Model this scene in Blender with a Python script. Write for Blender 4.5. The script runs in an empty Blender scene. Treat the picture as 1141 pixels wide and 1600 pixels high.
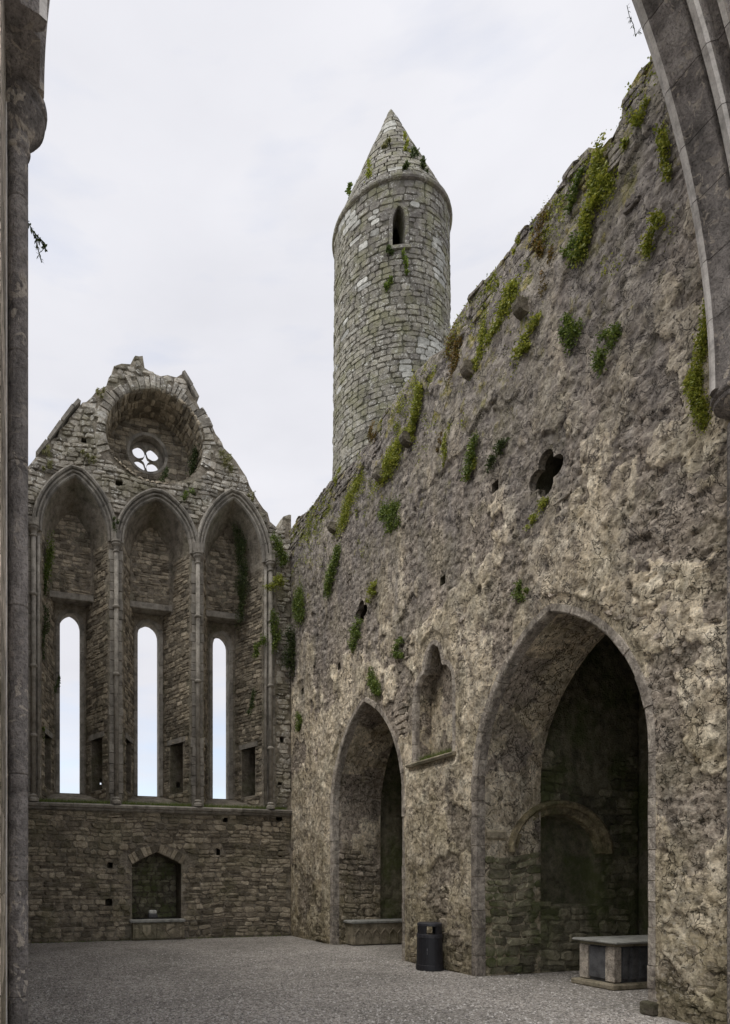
import bpy, math, random
import numpy as np
from mathutils import Vector

# ------------------------------------------------------------------ camera, sky, sun, exposure
SC = bpy.context.scene
F, CX, HY, EYE = 1020.0, 350.0, 1370.0, 1.70      # focal length, principal column and horizon row in photo pixels; eye height
YAW = math.radians(17.16)
CS, SN = math.cos(YAW), math.sin(YAW)
cam = bpy.data.cameras.new('camera'); camo = bpy.data.objects.new('camera', cam)
SC.collection.objects.link(camo); SC.camera = camo
camo.location = (0, 0, EYE); camo.rotation_euler = (math.radians(90), 0, -YAW)
cam.sensor_fit = 'HORIZONTAL'; cam.sensor_width = 36; cam.lens = 36 * F / 1141
cam.shift_x = (570.5 - CX) / 1141; cam.shift_y = (HY - 800) / 1141
cam.clip_start = 0.05; cam.clip_end = 2000

SUN_EL, SUN_AZ = math.radians(62), math.radians(-100)     # azimuth measured from +Y towards +X
W = bpy.data.worlds.new('World'); SC.world = W; W.use_nodes = True
def build_world():
    nt = W.node_tree; nt.nodes.clear(); N = nt.nodes.new; L = nt.links.new
    out = N('ShaderNodeOutputWorld')
    sky = N('ShaderNodeTexSky'); sky.sky_type = 'NISHITA'; sky.sun_disc = False
    sky.sun_elevation = SUN_EL; sky.sun_rotation = SUN_AZ
    b1 = N('ShaderNodeBackground'); b1.inputs[1].default_value = 0.12; L(sky.outputs[0], b1.inputs[0])
    tc = N('ShaderNodeTexCoord'); sep = N('ShaderNodeSeparateXYZ'); L(tc.outputs['Generated'], sep.inputs[0])
    mp = N('ShaderNodeMapping'); mp.inputs['Scale'].default_value = (1.0, 1.0, 2.6); L(tc.outputs['Generated'], mp.inputs[0])
    n1 = N('ShaderNodeTexNoise'); n1.inputs['Scale'].default_value = 3.2; n1.inputs['Detail'].default_value = 5; n1.inputs['Roughness'].default_value = .5
    L(mp.outputs[0], n1.inputs[0])
    cr = N('ShaderNodeValToRGB'); e = cr.color_ramp.elements
    e[0].position = .30; e[0].color = (.398, .400, .428, 1); e[1].position = .68; e[1].color = (.455, .455, .480, 1)
    L(n1.outputs[0], cr.inputs[0])
    b2 = N('ShaderNodeBackground'); b2.inputs[1].default_value = 1.0; L(cr.outputs[0], b2.inputs[0])
    # cloud cover: closed overhead, thinner with blue showing low down
    mr = N('ShaderNodeMapRange'); mr.inputs[1].default_value = 0.02; mr.inputs[2].default_value = .34
    mr.inputs[3].default_value = .34; mr.inputs[4].default_value = .98; L(sep.outputs[2], mr.inputs[0])
    n2 = N('ShaderNodeTexNoise'); n2.inputs['Scale'].default_value = 5; n2.inputs['Detail'].default_value = 6
    mp2 = N('ShaderNodeMapping'); mp2.inputs['Scale'].default_value = (1, 1, 4.5); L(tc.outputs['Generated'], mp2.inputs[0]); L(mp2.outputs[0], n2.inputs[0])
    ad = N('ShaderNodeMath'); ad.operation = 'MULTIPLY_ADD'; L(n2.outputs[0], ad.inputs[0]); ad.inputs[1].default_value = 1.0; ad.inputs[2].default_value = -.44
    ad2 = N('ShaderNodeMath'); ad2.operation = 'ADD'; ad2.use_clamp = True; L(ad.outputs[0], ad2.inputs[0]); L(mr.outputs[0], ad2.inputs[1])
    mx = N('ShaderNodeMixShader'); L(ad2.outputs[0], mx.inputs[0]); L(b1.outputs[0], mx.inputs[1]); L(b2.outputs[0], mx.inputs[2])
    L(mx.outputs[0], out.inputs[0])
build_world()
sl = bpy.data.lights.new('sun', 'SUN'); sl.energy = 1.5; sl.angle = math.radians(50); sl.color = (1, .96, .9)
so = bpy.data.objects.new('sun', sl); SC.collection.objects.link(so)
sd_ = Vector((math.sin(SUN_AZ) * math.cos(SUN_EL), math.cos(SUN_AZ) * math.cos(SUN_EL), math.sin(SUN_EL)))
so.rotation_euler = sd_.to_track_quat('Z', 'Y').to_euler(); so.location = sd_ * 60
SC.view_settings.view_transform = 'Standard'; SC.view_settings.look = 'None'
SC.view_settings.exposure = 0.97; SC.view_settings.gamma = 1; SC.view_settings.use_curve_mapping = False
SC.render.engine = 'CYCLES'

random.seed(5); RNG = np.random.default_rng(11)
COL = SC.collection

# ------------------------------------------------------------------ from a photo pixel to a point on a real plane
def onX(px, py, X=7.4):
    l = (px - CX) / F; D = X / (l * CS + SN); return (X, D * (CS - l * SN), EYE + (HY - py) / F * D)
def onY(px, py, Y=17.4):
    l = (px - CX) / F; D = Y / (CS - l * SN); return (D * (l * CS + SN), Y, EYE + (HY - py) / F * D)
def yz(px, py, X=7.4): p = onX(px, py, X); return (p[1], p[2])
def xz(px, py, Y=17.4): p = onY(px, py, Y); return (p[0], p[2])

# ------------------------------------------------------------------ numpy noise
class Noise:
    def __init__(s, seed):
        r = np.random.default_rng(seed); s.t = r.random((256, 256)); s.jx = r.random((256, 256)); s.jy = r.random((256, 256))
    def v(s, x, y):
        xi = np.floor(x).astype(int); yi = np.floor(y).astype(int); fx = x - xi; fy = y - yi
        fx = fx * fx * (3 - 2 * fx); fy = fy * fy * (3 - 2 * fy); t = s.t
        a = t[xi % 256, yi % 256]; b = t[(xi + 1) % 256, yi % 256]; c = t[xi % 256, (yi + 1) % 256]; d = t[(xi + 1) % 256, (yi + 1) % 256]
        return (a * (1 - fx) + b * fx) * (1 - fy) + (c * (1 - fx) + d * fx) * fy
    def f(s, x, y, o=4, g=.5):
        r = 0; a = 1; n = 0
        for k in range(o):
            r = r + a * s.v(x * 2 ** k + 17.3 * k, y * 2 ** k + 9.1 * k); n += a; a *= g
        return r / n
    def w(s, x, y):
        xi = np.floor(x).astype(int); yi = np.floor(y).astype(int); f1 = np.full(x.shape, 9.); f2 = f1.copy(); idv = np.zeros(x.shape)
        for i in (-1, 0, 1):
            for j in (-1, 0, 1):
                a = (xi + i) % 256; b = (yi + j) % 256
                d = np.hypot(xi + i + .15 + .7 * s.jx[a, b] - x, yi + j + .15 + .7 * s.jy[a, b] - y)
                n = d < f1; f2 = np.where(n, f1, np.minimum(f2, d)); idv = np.where(n, s.t[a, b], idv); f1 = np.where(n, d, f1)
        return f1, f2, idv
def sst(x, a, b): t = np.clip((x - a) / (b - a), 0, 1); return t * t * (3 - 2 * t)

# ------------------------------------------------------------------ materials
def nodes(name):
    m = bpy.data.materials.new(name); m.use_nodes = True; nt = m.node_tree; b = nt.nodes['Principled BSDF']; return m, nt, b
class G:                                                    # small node-graph writer
    def __init__(s, nt): s.nt = nt; s.g = nt.nodes.new('ShaderNodeNewGeometry')
    def n(s, t): return s.nt.nodes.new('ShaderNode' + t)
    def l(s, a, b): s.nt.links.new(a, b)
    def pos(s, sc=(1, 1, 1)):
        m = s.n('Mapping'); m.inputs['Scale'].default_value = sc; s.l(s.g.outputs['Position'], m.inputs[0]); return m.outputs[0]
    def noise(s, scale, detail=5, rough=.55, sc=(1, 1, 1), dist=0):
        t = s.n('TexNoise'); t.inputs['Scale'].default_value = scale; t.inputs['Detail'].default_value = detail
        t.inputs['Roughness'].default_value = rough; t.inputs['Distortion'].default_value = dist; s.l(s.pos(sc), t.inputs[0]); return t.outputs[0]
    def vor(s, scale, feat='F1', sc=(1, 1, 1)):
        t = s.n('TexVoronoi'); t.feature = feat; t.inputs['Scale'].default_value = scale; s.l(s.pos(sc), t.inputs[0]); return t.outputs[0]
    def ramp(s, x, pts):
        r = s.n('ValToRGB'); e = r.color_ramp.elements
        while len(e) < len(pts): e.new(.5)
        for k, (p, c) in enumerate(pts): e[k].position = p; e[k].color = (*c, 1) if len(c) == 3 else c
        s.l(x, r.inputs[0]); return r.outputs[0]
    def mr(s, x, a, b, c=0, d=1):
        r = s.n('MapRange'); r.inputs[1].default_value = a; r.inputs[2].default_value = b; r.inputs[3].default_value = c; r.inputs[4].default_value = d
        s.l(x, r.inputs[0]); return r.outputs[0]
    def m(s, op, a, b):
        r = s.n('Math'); r.operation = op
        for k, v in enumerate((a, b)):
            if isinstance(v, (int, float)): r.inputs[k].default_value = v
            else: s.l(v, r.inputs[k])
        return r.outputs[0]
    def mix(s, fac, a, b, mode='MIX'):
        r = s.n('Mix'); r.data_type = 'RGBA'; r.blend_type = mode
        for k, v in ((0, fac), (6, a), (7, b)):
            if isinstance(v, (int, float)): r.inputs[k].default_value = v
            elif isinstance(v, tuple): r.inputs[k].default_value = (*v, 1)
            else: s.l(v, r.inputs[k])
        return r.outputs[2]
    def attr(s, name): a = s.n('Attribute'); a.attribute_name = name; return a.outputs['Fac']
    def bump(s, h, strength, dist, prev=None):
        b = s.n('Bump'); b.inputs['Strength'].default_value = strength; b.inputs['Distance'].default_value = dist; s.l(h, b.inputs['Height'])
        if prev is not None: s.l(prev, b.inputs['Normal'])
        return b.outputs[0]

def stone_mat(name, dark, mid, light, tint=.45, lichen=.0, lich_col=(.5, .49, .44), moss=0., moss_col=(.07, .09, .02),
              streak=.3, bump=.6, plaster=None, moss_lo=None, speck=.5, gran=34, rough=.92, cracks=0., crust=None, foot=None, stain=None, fleck=0.):
    m, nt, b = nodes(name); g = G(nt)
    n1 = g.noise(1.1, 8, .62, dist=.6); n2 = g.noise(6.5, 6, .6); n3 = g.noise(gran, 4, .7)
    c = g.ramp(n1, [(.32, dark), (.5, mid), (.68, light)])
    c2 = g.ramp(n2, [(.34, tuple(x * .5 for x in dark)), (.5, mid), (.66, light)])
    c = g.mix(.55, c, c2)
    if plaster:
        fl = g.attr('flake'); pn = g.noise(2.4, 7, .65, dist=.8)
        pc = g.ramp(pn, [(.30, plaster[0]), (.48, plaster[1]), (.64, plaster[2]), (.74, plaster[1])])
        k = g.mr(g.m('ADD', fl, g.mr(n2, .3, .7, -.25, .25)), .35, .62)
        c = g.mix(k, c, pc)
    ti = g.attr('tint'); f = g.m('MULTIPLY_ADD', ti, tint); nt.nodes[-1].inputs[2].default_value = 1.0
    cc = g.n('CombineXYZ'); [g.l(f, cc.inputs[i]) for i in range(3)]
    c = g.mix(1.0, c, cc.outputs[0], 'MULTIPLY')
    # grain
    c = g.mix(speck, c, g.ramp(n3, [(.30, (.25, .25, .25)), (.5, (1, 1, 1)), (.68, (1.25, 1.25, 1.22))]), 'MULTIPLY')
    if streak:
        s_ = g.noise(2.2, 6, .6, sc=(1.6, 1.6, .22)); c = g.mix(g.mr(s_, .50, .66, 0, streak), c, (.035, .033, .032))
    if fleck: c = g.mix(fleck, c, g.ramp(g.noise(10, 6, .72, sc=(1, 1, .75), dist=.4), [(.38, (.38, .37, .36)), (.49, (.95, .95, .95)), (.60, (1.6, 1.6, 1.58))]), 'MULTIPLY')
    ch = None
    if cracks:
        w_ = g.n('TexNoise'); w_.inputs['Scale'].default_value = 2.5; w_.inputs['Detail'].default_value = 5; g.l(g.pos(), w_.inputs[0])
        va = g.n('VectorMath'); va.operation = 'MULTIPLY_ADD'; g.l(w_.outputs['Color'], va.inputs[0]); va.inputs[1].default_value = (.9, .9, .9); g.l(g.g.outputs['Position'], va.inputs[2])
        for sc_, wd in ((1.9, .016), (4.6, .035)):
            vt = g.n('TexVoronoi'); vt.feature = 'DISTANCE_TO_EDGE'; vt.inputs['Scale'].default_value = sc_; g.l(va.outputs[0], vt.inputs['Vector'])
            k_ = g.m('MULTIPLY', g.mr(vt.outputs['Distance'], 0, wd, 1, 0), g.mr(g.noise(1.6 * sc_ / 2, 3), .46, .54, 0, cracks)); ch = k_ if ch is None else g.m('MAXIMUM', ch, k_)
        c = g.mix(ch, c, (.045, .04, .035))
        pit = g.mr(g.noise(15, 3, .6), .64, .69, 0, cracks); c = g.mix(pit, c, (.05, .043, .036)); ch = g.m('MAXIMUM', ch, pit)
    if crust:
        sp = g.n('SeparateXYZ'); g.l(g.g.outputs['Position'], sp.inputs[0]); zz = g.m('ADD', sp.outputs[2], g.mr(g.noise(1.4, 6, .65, sc=(1.8, 1.8, .25)), .3, .7, -2.6, 2.6))
        c = g.mix(g.mr(zz, crust[0], crust[1], 0, crust[2]), c, g.ramp(n2, [(.35, (.10, .088, .084)), (.5, (.20, .18, .168)), (.66, (.36, .33, .305))]))
        yg = g.m('MULTIPLY', g.mr(zz, crust[1] - .5, crust[1] + 1.5), g.mr(g.noise(3.3, 7, .7), .53, .60, 0, .8)); c = g.mix(yg, c, g.ramp(g.noise(7, 3), [(.4, (.20, .20, .045)), (.6, (.36, .30, .07))]))
    if foot:
        sp = g.n('SeparateXYZ'); g.l(g.g.outputs['Position'], sp.inputs[0]); zz = g.m('ADD', sp.outputs[2], g.mr(g.noise(1.2, 6, .65), .3, .7, -1.1, 1.1))
        c = g.mix(g.mr(zz, foot[0], foot[1], foot[2], 0), c, g.ramp(n2, [(.35, (.10, .087, .042)), (.5, (.21, .178, .095)), (.66, (.36, .31, .19))]))
    if stain:
        v2 = g.noise(stain[0], 4, .6, sc=(1, 1, .6)); c = g.mix(g.mr(v2, .46, .58, 0, stain[1]), c, stain[2])
    if lichen:
        v = g.noise(9, 4, .55, dist=1.5); v2 = g.noise(1.7, 3)
        c = g.mix(g.m('MULTIPLY', g.mr(v, .56, .60, 0, lichen), g.mr(v2, .40, .56)), c, lich_col)
    if moss:
        v = g.noise(1.3, 7, .68); k = g.mr(v, .47, .62, 0, moss)
        if moss_lo is not None:
            sp = g.n('SeparateXYZ'); g.l(g.g.outputs['Position'], sp.inputs[0]); k = g.m('MULTIPLY', k, g.mr(sp.outputs[2], moss_lo[0], moss_lo[1]))
        c = g.mix(k, c, moss_col)
    g.l(c, b.inputs['Base Color']); b.inputs['Roughness'].default_value = rough; b.inputs['Specular IOR Level'].default_value = .25
    h = g.m('ADD', g.m('MULTIPLY', n2, 2.0), n3)
    nb = g.bump(h, bump, .035)
    if ch is not None: nb = g.bump(g.m('SUBTRACT', 1.0, ch), 1.0, .03, nb)
    nb = g.bump(g.vor(70), bump * .35, .006, nb); g.l(nb, b.inputs['Normal'])
    return m

M = {}
M['side'] = stone_mat('weathered_plaster', (.21, .176, .145), (.37, .315, .26), (.52, .455, .38), streak=.42, lichen=.45, lich_col=(.55, .50, .42), moss=.25,
                      moss_col=(.17, .155, .065), plaster=[(.36, .295, .205), (.62, .53, .40), (.76, .68, .545)], bump=.55, gran=26, speck=.6, cracks=.8, crust=(5.8, 9.8, .86), foot=(.0, 3.0, .55), fleck=.62)
M['rubble'] = stone_mat('rubble_stone', (.20, .168, .122), (.35, .30, .225), (.50, .44, .345), tint=.55, streak=.25, moss=.40, moss_col=(.12, .12, .045), moss_lo=(9, 0), bump=.9)
M['gable'] = stone_mat('gable_stone', (.25, .225, .185), (.39, .355, .30), (.54, .505, .44), tint=.5, streak=.2, lichen=1, lich_col=(.70, .68, .62), moss=.35, moss_col=(.22, .20, .09), bump=.9)
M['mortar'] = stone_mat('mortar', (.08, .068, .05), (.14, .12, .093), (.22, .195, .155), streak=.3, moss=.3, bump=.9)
M['gmortar'] = stone_mat('gable_mortar', (.18, .155, .12), (.31, .27, .215), (.45, .405, .33), streak=.35, moss=.25, bump=1.0)
M['dressed'] = stone_mat('dressed_stone', (.20, .182, .155), (.31, .285, .245), (.42, .39, .34), tint=.25, streak=.35, bump=.35, gran=60, speck=.4)
M['arch'] = stone_mat('arch_stone', (.16, .14, .13), (.27, .245, .23), (.39, .355, .33), tint=.3, streak=.55, lichen=.85, lich_col=(.50, .44, .37), bump=.9, gran=42, speck=.7, fleck=.18)
M['fillet'] = stone_mat('skylit_fillet_stone', (.44, .41, .385), (.60, .565, .53), (.70, .67, .63), tint=.15, streak=.2, bump=.3, gran=50, speck=.3)  # sky light caught by the fillets, put into a paler stone colour
M['ring'] = stone_mat('ring_stone', (.24, .205, .175), (.39, .345, .295), (.52, .47, .41), tint=.22, streak=.4, lichen=.6, lich_col=(.5, .45, .36), bump=.8, gran=40, speck=.6, fleck=.6)
M['tower'] = stone_mat('tower_stone', (.17, .158, .135), (.265, .25, .21), (.38, .365, .315), tint=.26, streak=.15, lichen=.9, lich_col=(.52, .52, .48), moss=.5, moss_col=(.20, .20, .095), bump=.8, fleck=.4, stain=(.35, .6, (.115, .105, .105)))
M['white'] = stone_mat('lichened_stone', (.27, .268, .24), (.42, .42, .39), (.60, .60, .57), tint=.25, streak=.1, bump=.6)
M['tmortar'] = stone_mat('tower_mortar', (.08, .075, .06), (.13, .122, .10), (.19, .18, .15), streak=.2, moss=.3, bump=.8)
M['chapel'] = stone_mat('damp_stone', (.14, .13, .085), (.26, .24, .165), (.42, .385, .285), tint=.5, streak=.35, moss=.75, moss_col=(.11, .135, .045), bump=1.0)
M['slab'] = stone_mat('slab_stone', (.18, .18, .165), (.27, .27, .25), (.36, .36, .335), streak=.1, bump=.25, speck=.3)
M['darkslab'] = stone_mat('dark_slab', (.06, .06, .064), (.10, .10, .105), (.15, .15, .155), streak=.1, bump=.2, speck=.3)
M['brownstone'] = stone_mat('carved_stone', (.19, .16, .11), (.31, .27, .20), (.44, .39, .30), tint=.3, streak=.1, moss=.25, bump=.5)
M['wallarch'] = stone_mat('yellow_arch_stone', (.15, .125, .07), (.27, .225, .14), (.42, .36, .24), tint=.5, streak=.3, moss=.55, moss_col=(.12, .13, .05), bump=.9, fleck=.6)
M['pale'] = stone_mat('pale_stone', (.45, .45, .43), (.6, .6, .57), (.72, .72, .68), streak=0, bump=.3)

def leaf_mat(name, a, b_, c_):
    m, nt, b = nodes(name); g = G(nt); t = g.attr('tint'); n = g.noise(9, 3)
    c = g.ramp(g.m('ADD', g.m('MULTIPLY', t, .5), g.m('MULTIPLY', n, .5)), [(.2, a), (.5, b_), (.8, c_)])
    g.l(c, b.inputs['Base Color']); b.inputs['Roughness'].default_value = .6
    tr = g.n('BsdfTranslucent'); g.l(c, tr.inputs[0]); ms = g.n('MixShader'); ms.inputs[0].default_value = .3
    g.l(b.outputs[0], ms.inputs[1]); g.l(tr.outputs[0], ms.inputs[2]); g.l(ms.outputs[0], nt.nodes['Material Output'].inputs[0]); return m
M['lime'] = leaf_mat('lime_leaf', (.12, .15, .02), (.28, .32, .04), (.50, .48, .09))
M['green'] = leaf_mat('green_leaf', (.05, .08, .015), (.13, .19, .035), (.26, .31, .06))
M['dark'] = leaf_mat('dark_leaf', (.025, .04, .012), (.06, .09, .025), (.13, .16, .05))
M['rust'] = leaf_mat('rust_leaf', (.09, .07, .02), (.17, .13, .035), (.30, .17, .04))
M['dry'] = leaf_mat('dry_grass', (.12, .12, .05), (.22, .22, .09), (.36, .34, .17))

def gravel_mat():
    m, nt, b = nodes('gravel'); g = G(nt)
    v = g.n('TexVoronoi'); v.inputs['Scale'].default_value = 42; g.l(g.pos(), v.inputs[0])
    sp = g.n('SeparateColor'); g.l(v.outputs['Color'], sp.inputs[0])
    c = g.ramp(sp.outputs[0], [(0, (.18, .168, .155)), (.5, (.37, .345, .325)), (1, (.60, .57, .54))])
    n = g.noise(.55, 6, .6); c = g.mix(1, c, g.ramp(n, [(.3, (.68, .68, .65)), (.7, (1.2, 1.18, 1.15))]), 'MULTIPLY')
    n4 = g.noise(7, 5, .7); c = g.mix(.7, c, g.ramp(n4, [(.35, (.65, .65, .65)), (.65, (1.15, 1.15, 1.15))]), 'MULTIPLY')
    g.l(c, b.inputs['Base Color']); b.inputs['Roughness'].default_value = .95; b.inputs['Specular IOR Level'].default_value = .15
    nb = g.bump(v.outputs['Distance'], .9, .02); nb = g.bump(n4, .5, .03, nb); g.l(nb, b.inputs['Normal']); return m
M['gravel'] = gravel_mat()
def pebble_mat():
    m, nt, b = nodes('pebble'); g = G(nt); c = g.ramp(g.attr('tint'), [(0, (.13, .12, .11)), (.5, (.32, .30, .28)), (1, (.60, .57, .54))])
    g.l(c, b.inputs['Base Color']); b.inputs['Roughness'].default_value = .9; return m
M['pebble'] = pebble_mat()
def plain(name, col, rough=.5):
    m, nt, b = nodes(name); g = G(nt); n = g.noise(30, 4); c = g.mix(g.mr(n, .4, .65, 0, .5), col, tuple(min(1, x * 1.7 + .006) for x in col))
    g.l(c, b.inputs['Base Color']); g.l(g.mr(n, .3, .7, rough - .1, rough + .15), b.inputs['Roughness']); return m
M['bin'] = plain('black_plastic', (.012, .012, .016), .5)
M['binlight'] = plain('worn_plastic', (.03, .03, .036), .42)
M['gold'] = plain('faded_print', (.10, .10, .11), .5)

# ------------------------------------------------------------------ objects
def thing(name, label, cat, loc=(0, 0, 0), group=None):
    o = bpy.data.objects.new(name, None); COL.objects.link(o); o.location = loc; o.empty_display_size = .2
    o['label'] = label; o['category'] = cat
    if group: o['group'] = group
    return o
def link(o, parent):
    COL.objects.link(o)
    if parent is not None:
        p = Vector((0, 0, 0)); q = parent
        while q is not None: p += Vector(q.location); q = q.parent
        # every parent is unrotated: keep world coordinates by giving the mesh object the opposite offset
        o.parent = parent; o.location = -p
    return o
def mk(name, V, Fc, mat, parent=None, tint=None, smooth=False, attrs=None):
    me = bpy.data.meshes.new(name)
    if isinstance(Fc, np.ndarray):
        n = len(V); k = Fc.shape[1]; me.vertices.add(n); me.vertices.foreach_set('co', np.asarray(V, np.float32).ravel())
        me.loops.add(Fc.size); me.loops.foreach_set('vertex_index', Fc.astype(np.int32).ravel())
        me.polygons.add(len(Fc)); me.polygons.foreach_set('loop_start', np.arange(0, Fc.size, k, dtype=np.int32))
        me.polygons.foreach_set('loop_total', np.full(len(Fc), k, np.int32)); me.update(calc_edges=True)
    else: me.from_pydata([tuple(v) for v in V], [], Fc)
    if tint is not None:
        a = me.attributes.new('tint', 'FLOAT', 'POINT'); a.data.foreach_set('value', np.broadcast_to(np.asarray(tint, np.float32), (len(V),)).copy())
    for k, val in (attrs or {}).items():
        a = me.attributes.new(k, 'FLOAT', 'POINT'); a.data.foreach_set('value', np.asarray(val, np.float32))
    if smooth: me.polygons.foreach_set('use_smooth', [True] * len(me.polygons))
    me.materials.append(mat if not isinstance(mat, str) else M[mat]); me.validate()
    return link(bpy.data.objects.new(name, me), parent)
class MB:                                                   # mesh collector
    def __init__(s): s.v = []; s.f = []; s.t = []
    def add(s, V, Fc, t=0.):
        b = len(s.v); s.v += [tuple(p) for p in V]; s.f += [tuple(i + b for i in q) for q in Fc]; s.t += [t] * len(V); return s
    def box(s, x0, x1, y0, y1, z0, z1, t=0., bev=0.):
        if bev <= 0:
            V = [(x, y, z) for z in (z0, z1) for (x, y) in ((x0, y0), (x1, y0), (x1, y1), (x0, y1))]
            return s.add(V, [(3, 2, 1, 0), (4, 5, 6, 7), (0, 1, 5, 4), (1, 2, 6, 5), (2, 3, 7, 6), (3, 0, 4, 7)], t)
        b = bev; V = []
        for z, q in ((z0, b), (z0 + b, 0), (z1 - b, 0), (z1, b)):
            V += [(x0 + q, y0 + q, z), (x1 - q, y0 + q, z), (x1 - q, y1 - q, z), (x0 + q, y1 - q, z)]
        Fc = [(3, 2, 1, 0), (12, 13, 14, 15)]
        for k in range(3): Fc += [(4 * k + i, 4 * k + (i + 1) % 4, 4 * k + 4 + (i + 1) % 4, 4 * k + 4 + i) for i in range(4)]
        return s.add(V, Fc, t)
    def lathe(s, cx, cy, prof, n=20, t=0., sx=1, sy=1):
        V = []; Fc = []
        for r, z in prof: V += [(cx + sx * r * math.cos(2 * math.pi * i / n), cy + sy * r * math.sin(2 * math.pi * i / n), z) for i in range(n)]
        for k in range(len(prof) - 1): Fc += [(k * n + i, k * n + (i + 1) % n, (k + 1) * n + (i + 1) % n, (k + 1) * n + i) for i in range(n)]
        Fc += [tuple(range(n))[::-1], tuple((len(prof) - 1) * n + i for i in range(n))]
        return s.add(V, Fc, t)
    def mk(s, name, mat, parent=None, smooth=False): return mk(name, s.v, s.f, mat, parent, s.t, smooth)

# ------------------------------------------------------------------ sheets with openings
def in_poly(x, y, P):
    r = np.zeros(np.shape(x), bool); n = len(P)
    for i in range(n):
        x1, y1 = P[i]; x2, y2 = P[(i + 1) % n]
        if y1 == y2: continue
        r ^= ((y1 > y) != (y2 > y)) & (x < (x2 - x1) * (y - y1) / (y2 - y1) + x1)
    return r
def sheet(res, outer, holes=()):
    us = [p[0] for p in outer]; vs = [p[1] for p in outer]
    nu = max(2, int((max(us) - min(us)) / res) + 1); nv = max(2, int((max(vs) - min(vs)) / res) + 1)
    uu = np.linspace(min(us), max(us), nu); vv = np.linspace(min(vs), max(vs), nv)
    U, V = [a.ravel().copy() for a in np.meshgrid(uu, vv)]
    ins = np.ones(U.shape, bool) & in_poly(U, V + 1e-9, outer)
    for h in holes: ins &= ~in_poly(U, V, h)
    du = uu[1] - uu[0]; dv = vv[1] - vv[0]; R = 2.5 * max(du, dv, .10)
    D = np.full(U.shape, 9.); NU = U.copy(); NV = V.copy()
    for P in [outer] + list(holes):
        for i in range(len(P)):
            x1, y1 = P[i]; x2, y2 = P[(i + 1) % len(P)]
            k = np.where((U > min(x1, x2) - R) & (U < max(x1, x2) + R) & (V > min(y1, y2) - R) & (V < max(y1, y2) + R))[0]
            if len(k) == 0: continue
            L = (x2 - x1) ** 2 + (y2 - y1) ** 2 + 1e-12; t = np.clip(((U[k] - x1) * (x2 - x1) + (V[k] - y1) * (y2 - y1)) / L, 0, 1)
            qx = x1 + t * (x2 - x1); qy = y1 + t * (y2 - y1); d = np.hypot(U[k] - qx, V[k] - qy); m = d < D[k]; kk = k[m]
            D[kk] = d[m]; NU[kk] = qx[m]; NV[kk] = qy[m]
    sn = D < .72 * max(du, dv); U[sn] = NU[sn]; V[sn] = NV[sn]; ok = ins | sn
    I = np.arange(nu * nv).reshape(nv, nu); Q = np.stack([I[:-1, :-1], I[:-1, 1:], I[1:, 1:], I[1:, :-1]], -1).reshape(-1, 4)
    Q = Q[ok[Q].all(1)]
    cu = U[Q].mean(1); cv = V[Q].mean(1); keep = in_poly(cu, cv, outer)
    for h in holes: keep &= ~in_poly(cu, cv, h)
    Q = Q[keep]
    a = np.abs((U[Q[:, 2]] - U[Q[:, 0]]) * (V[Q[:, 3]] - V[Q[:, 1]]) - (V[Q[:, 2]] - V[Q[:, 0]]) * (U[Q[:, 3]] - U[Q[:, 1]]))
    Q = Q[a > 1e-7]
    use = np.unique(Q); re = np.zeros(len(U), int); re[use] = np.arange(len(use)); edge = np.where(sn, 0, np.where(ins, D, 0))
    return U[use], V[use], re[Q], edge[use]
def pointed(c, hw, z0, spring, apex, n=10, close=True):     # from bottom left up and over to bottom right
    h = apex - spring; R = (hw * hw + h * h) / (2 * hw); o = R - hw; a = math.atan2(h, o)
    right = [(c - o + R * math.cos(a * k / n), spring + R * math.sin(a * k / n)) for k in range(n + 1)]
    left = [(2 * c - x, z) for x, z in right]
    return [(c - hw, z0)] + left + right[::-1][1:] + [(c + hw, z0)]
def resample(P, step, closed=False):
    Q = list(P) + ([P[0]] if closed else []); out = []
    for a, b in zip(Q[:-1], Q[1:]):
        L = math.dist(a, b); n = max(1, int(round(L / step)))
        out += [tuple(a[i] + (b[i] - a[i]) * k / n for i in range(len(a))) for k in range(n)]
    if not closed: out.append(tuple(Q[-1]))
    return out
NZ = [Noise(k) for k in range(8)]
def loft(name, A, B, nd, mapA, mat, parent, closed=True, amp=.012, seed=1):
    """A, B: outlines with equal point counts in (u, v); mapA(u, v, d) with d 0..1 to a 3D point"""
    V = []; Fc = []; n = len(A); N_ = NZ[seed % 8]
    for k in range(nd + 1):
        t = k / nd
        for i, ((a, b), (c, d)) in enumerate(zip(A, B)):
            u = a + (c - a) * t; v = b + (d - b) * t
            if 0 < k < nd:
                e = float(N_.f(np.array([i * .35]), np.array([k * .6]), 3)[0] - .5) * amp * 2; u += e; v += e
            V.append(mapA(u, v, t))
    m = n if closed else n - 1
    for k in range(nd): Fc += [(k * n + i, k * n + (i + 1) % n, (k + 1) * n + (i + 1) % n, (k + 1) * n + i) for i in range(m)]
    return mk(name, V, Fc, mat, parent)

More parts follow.
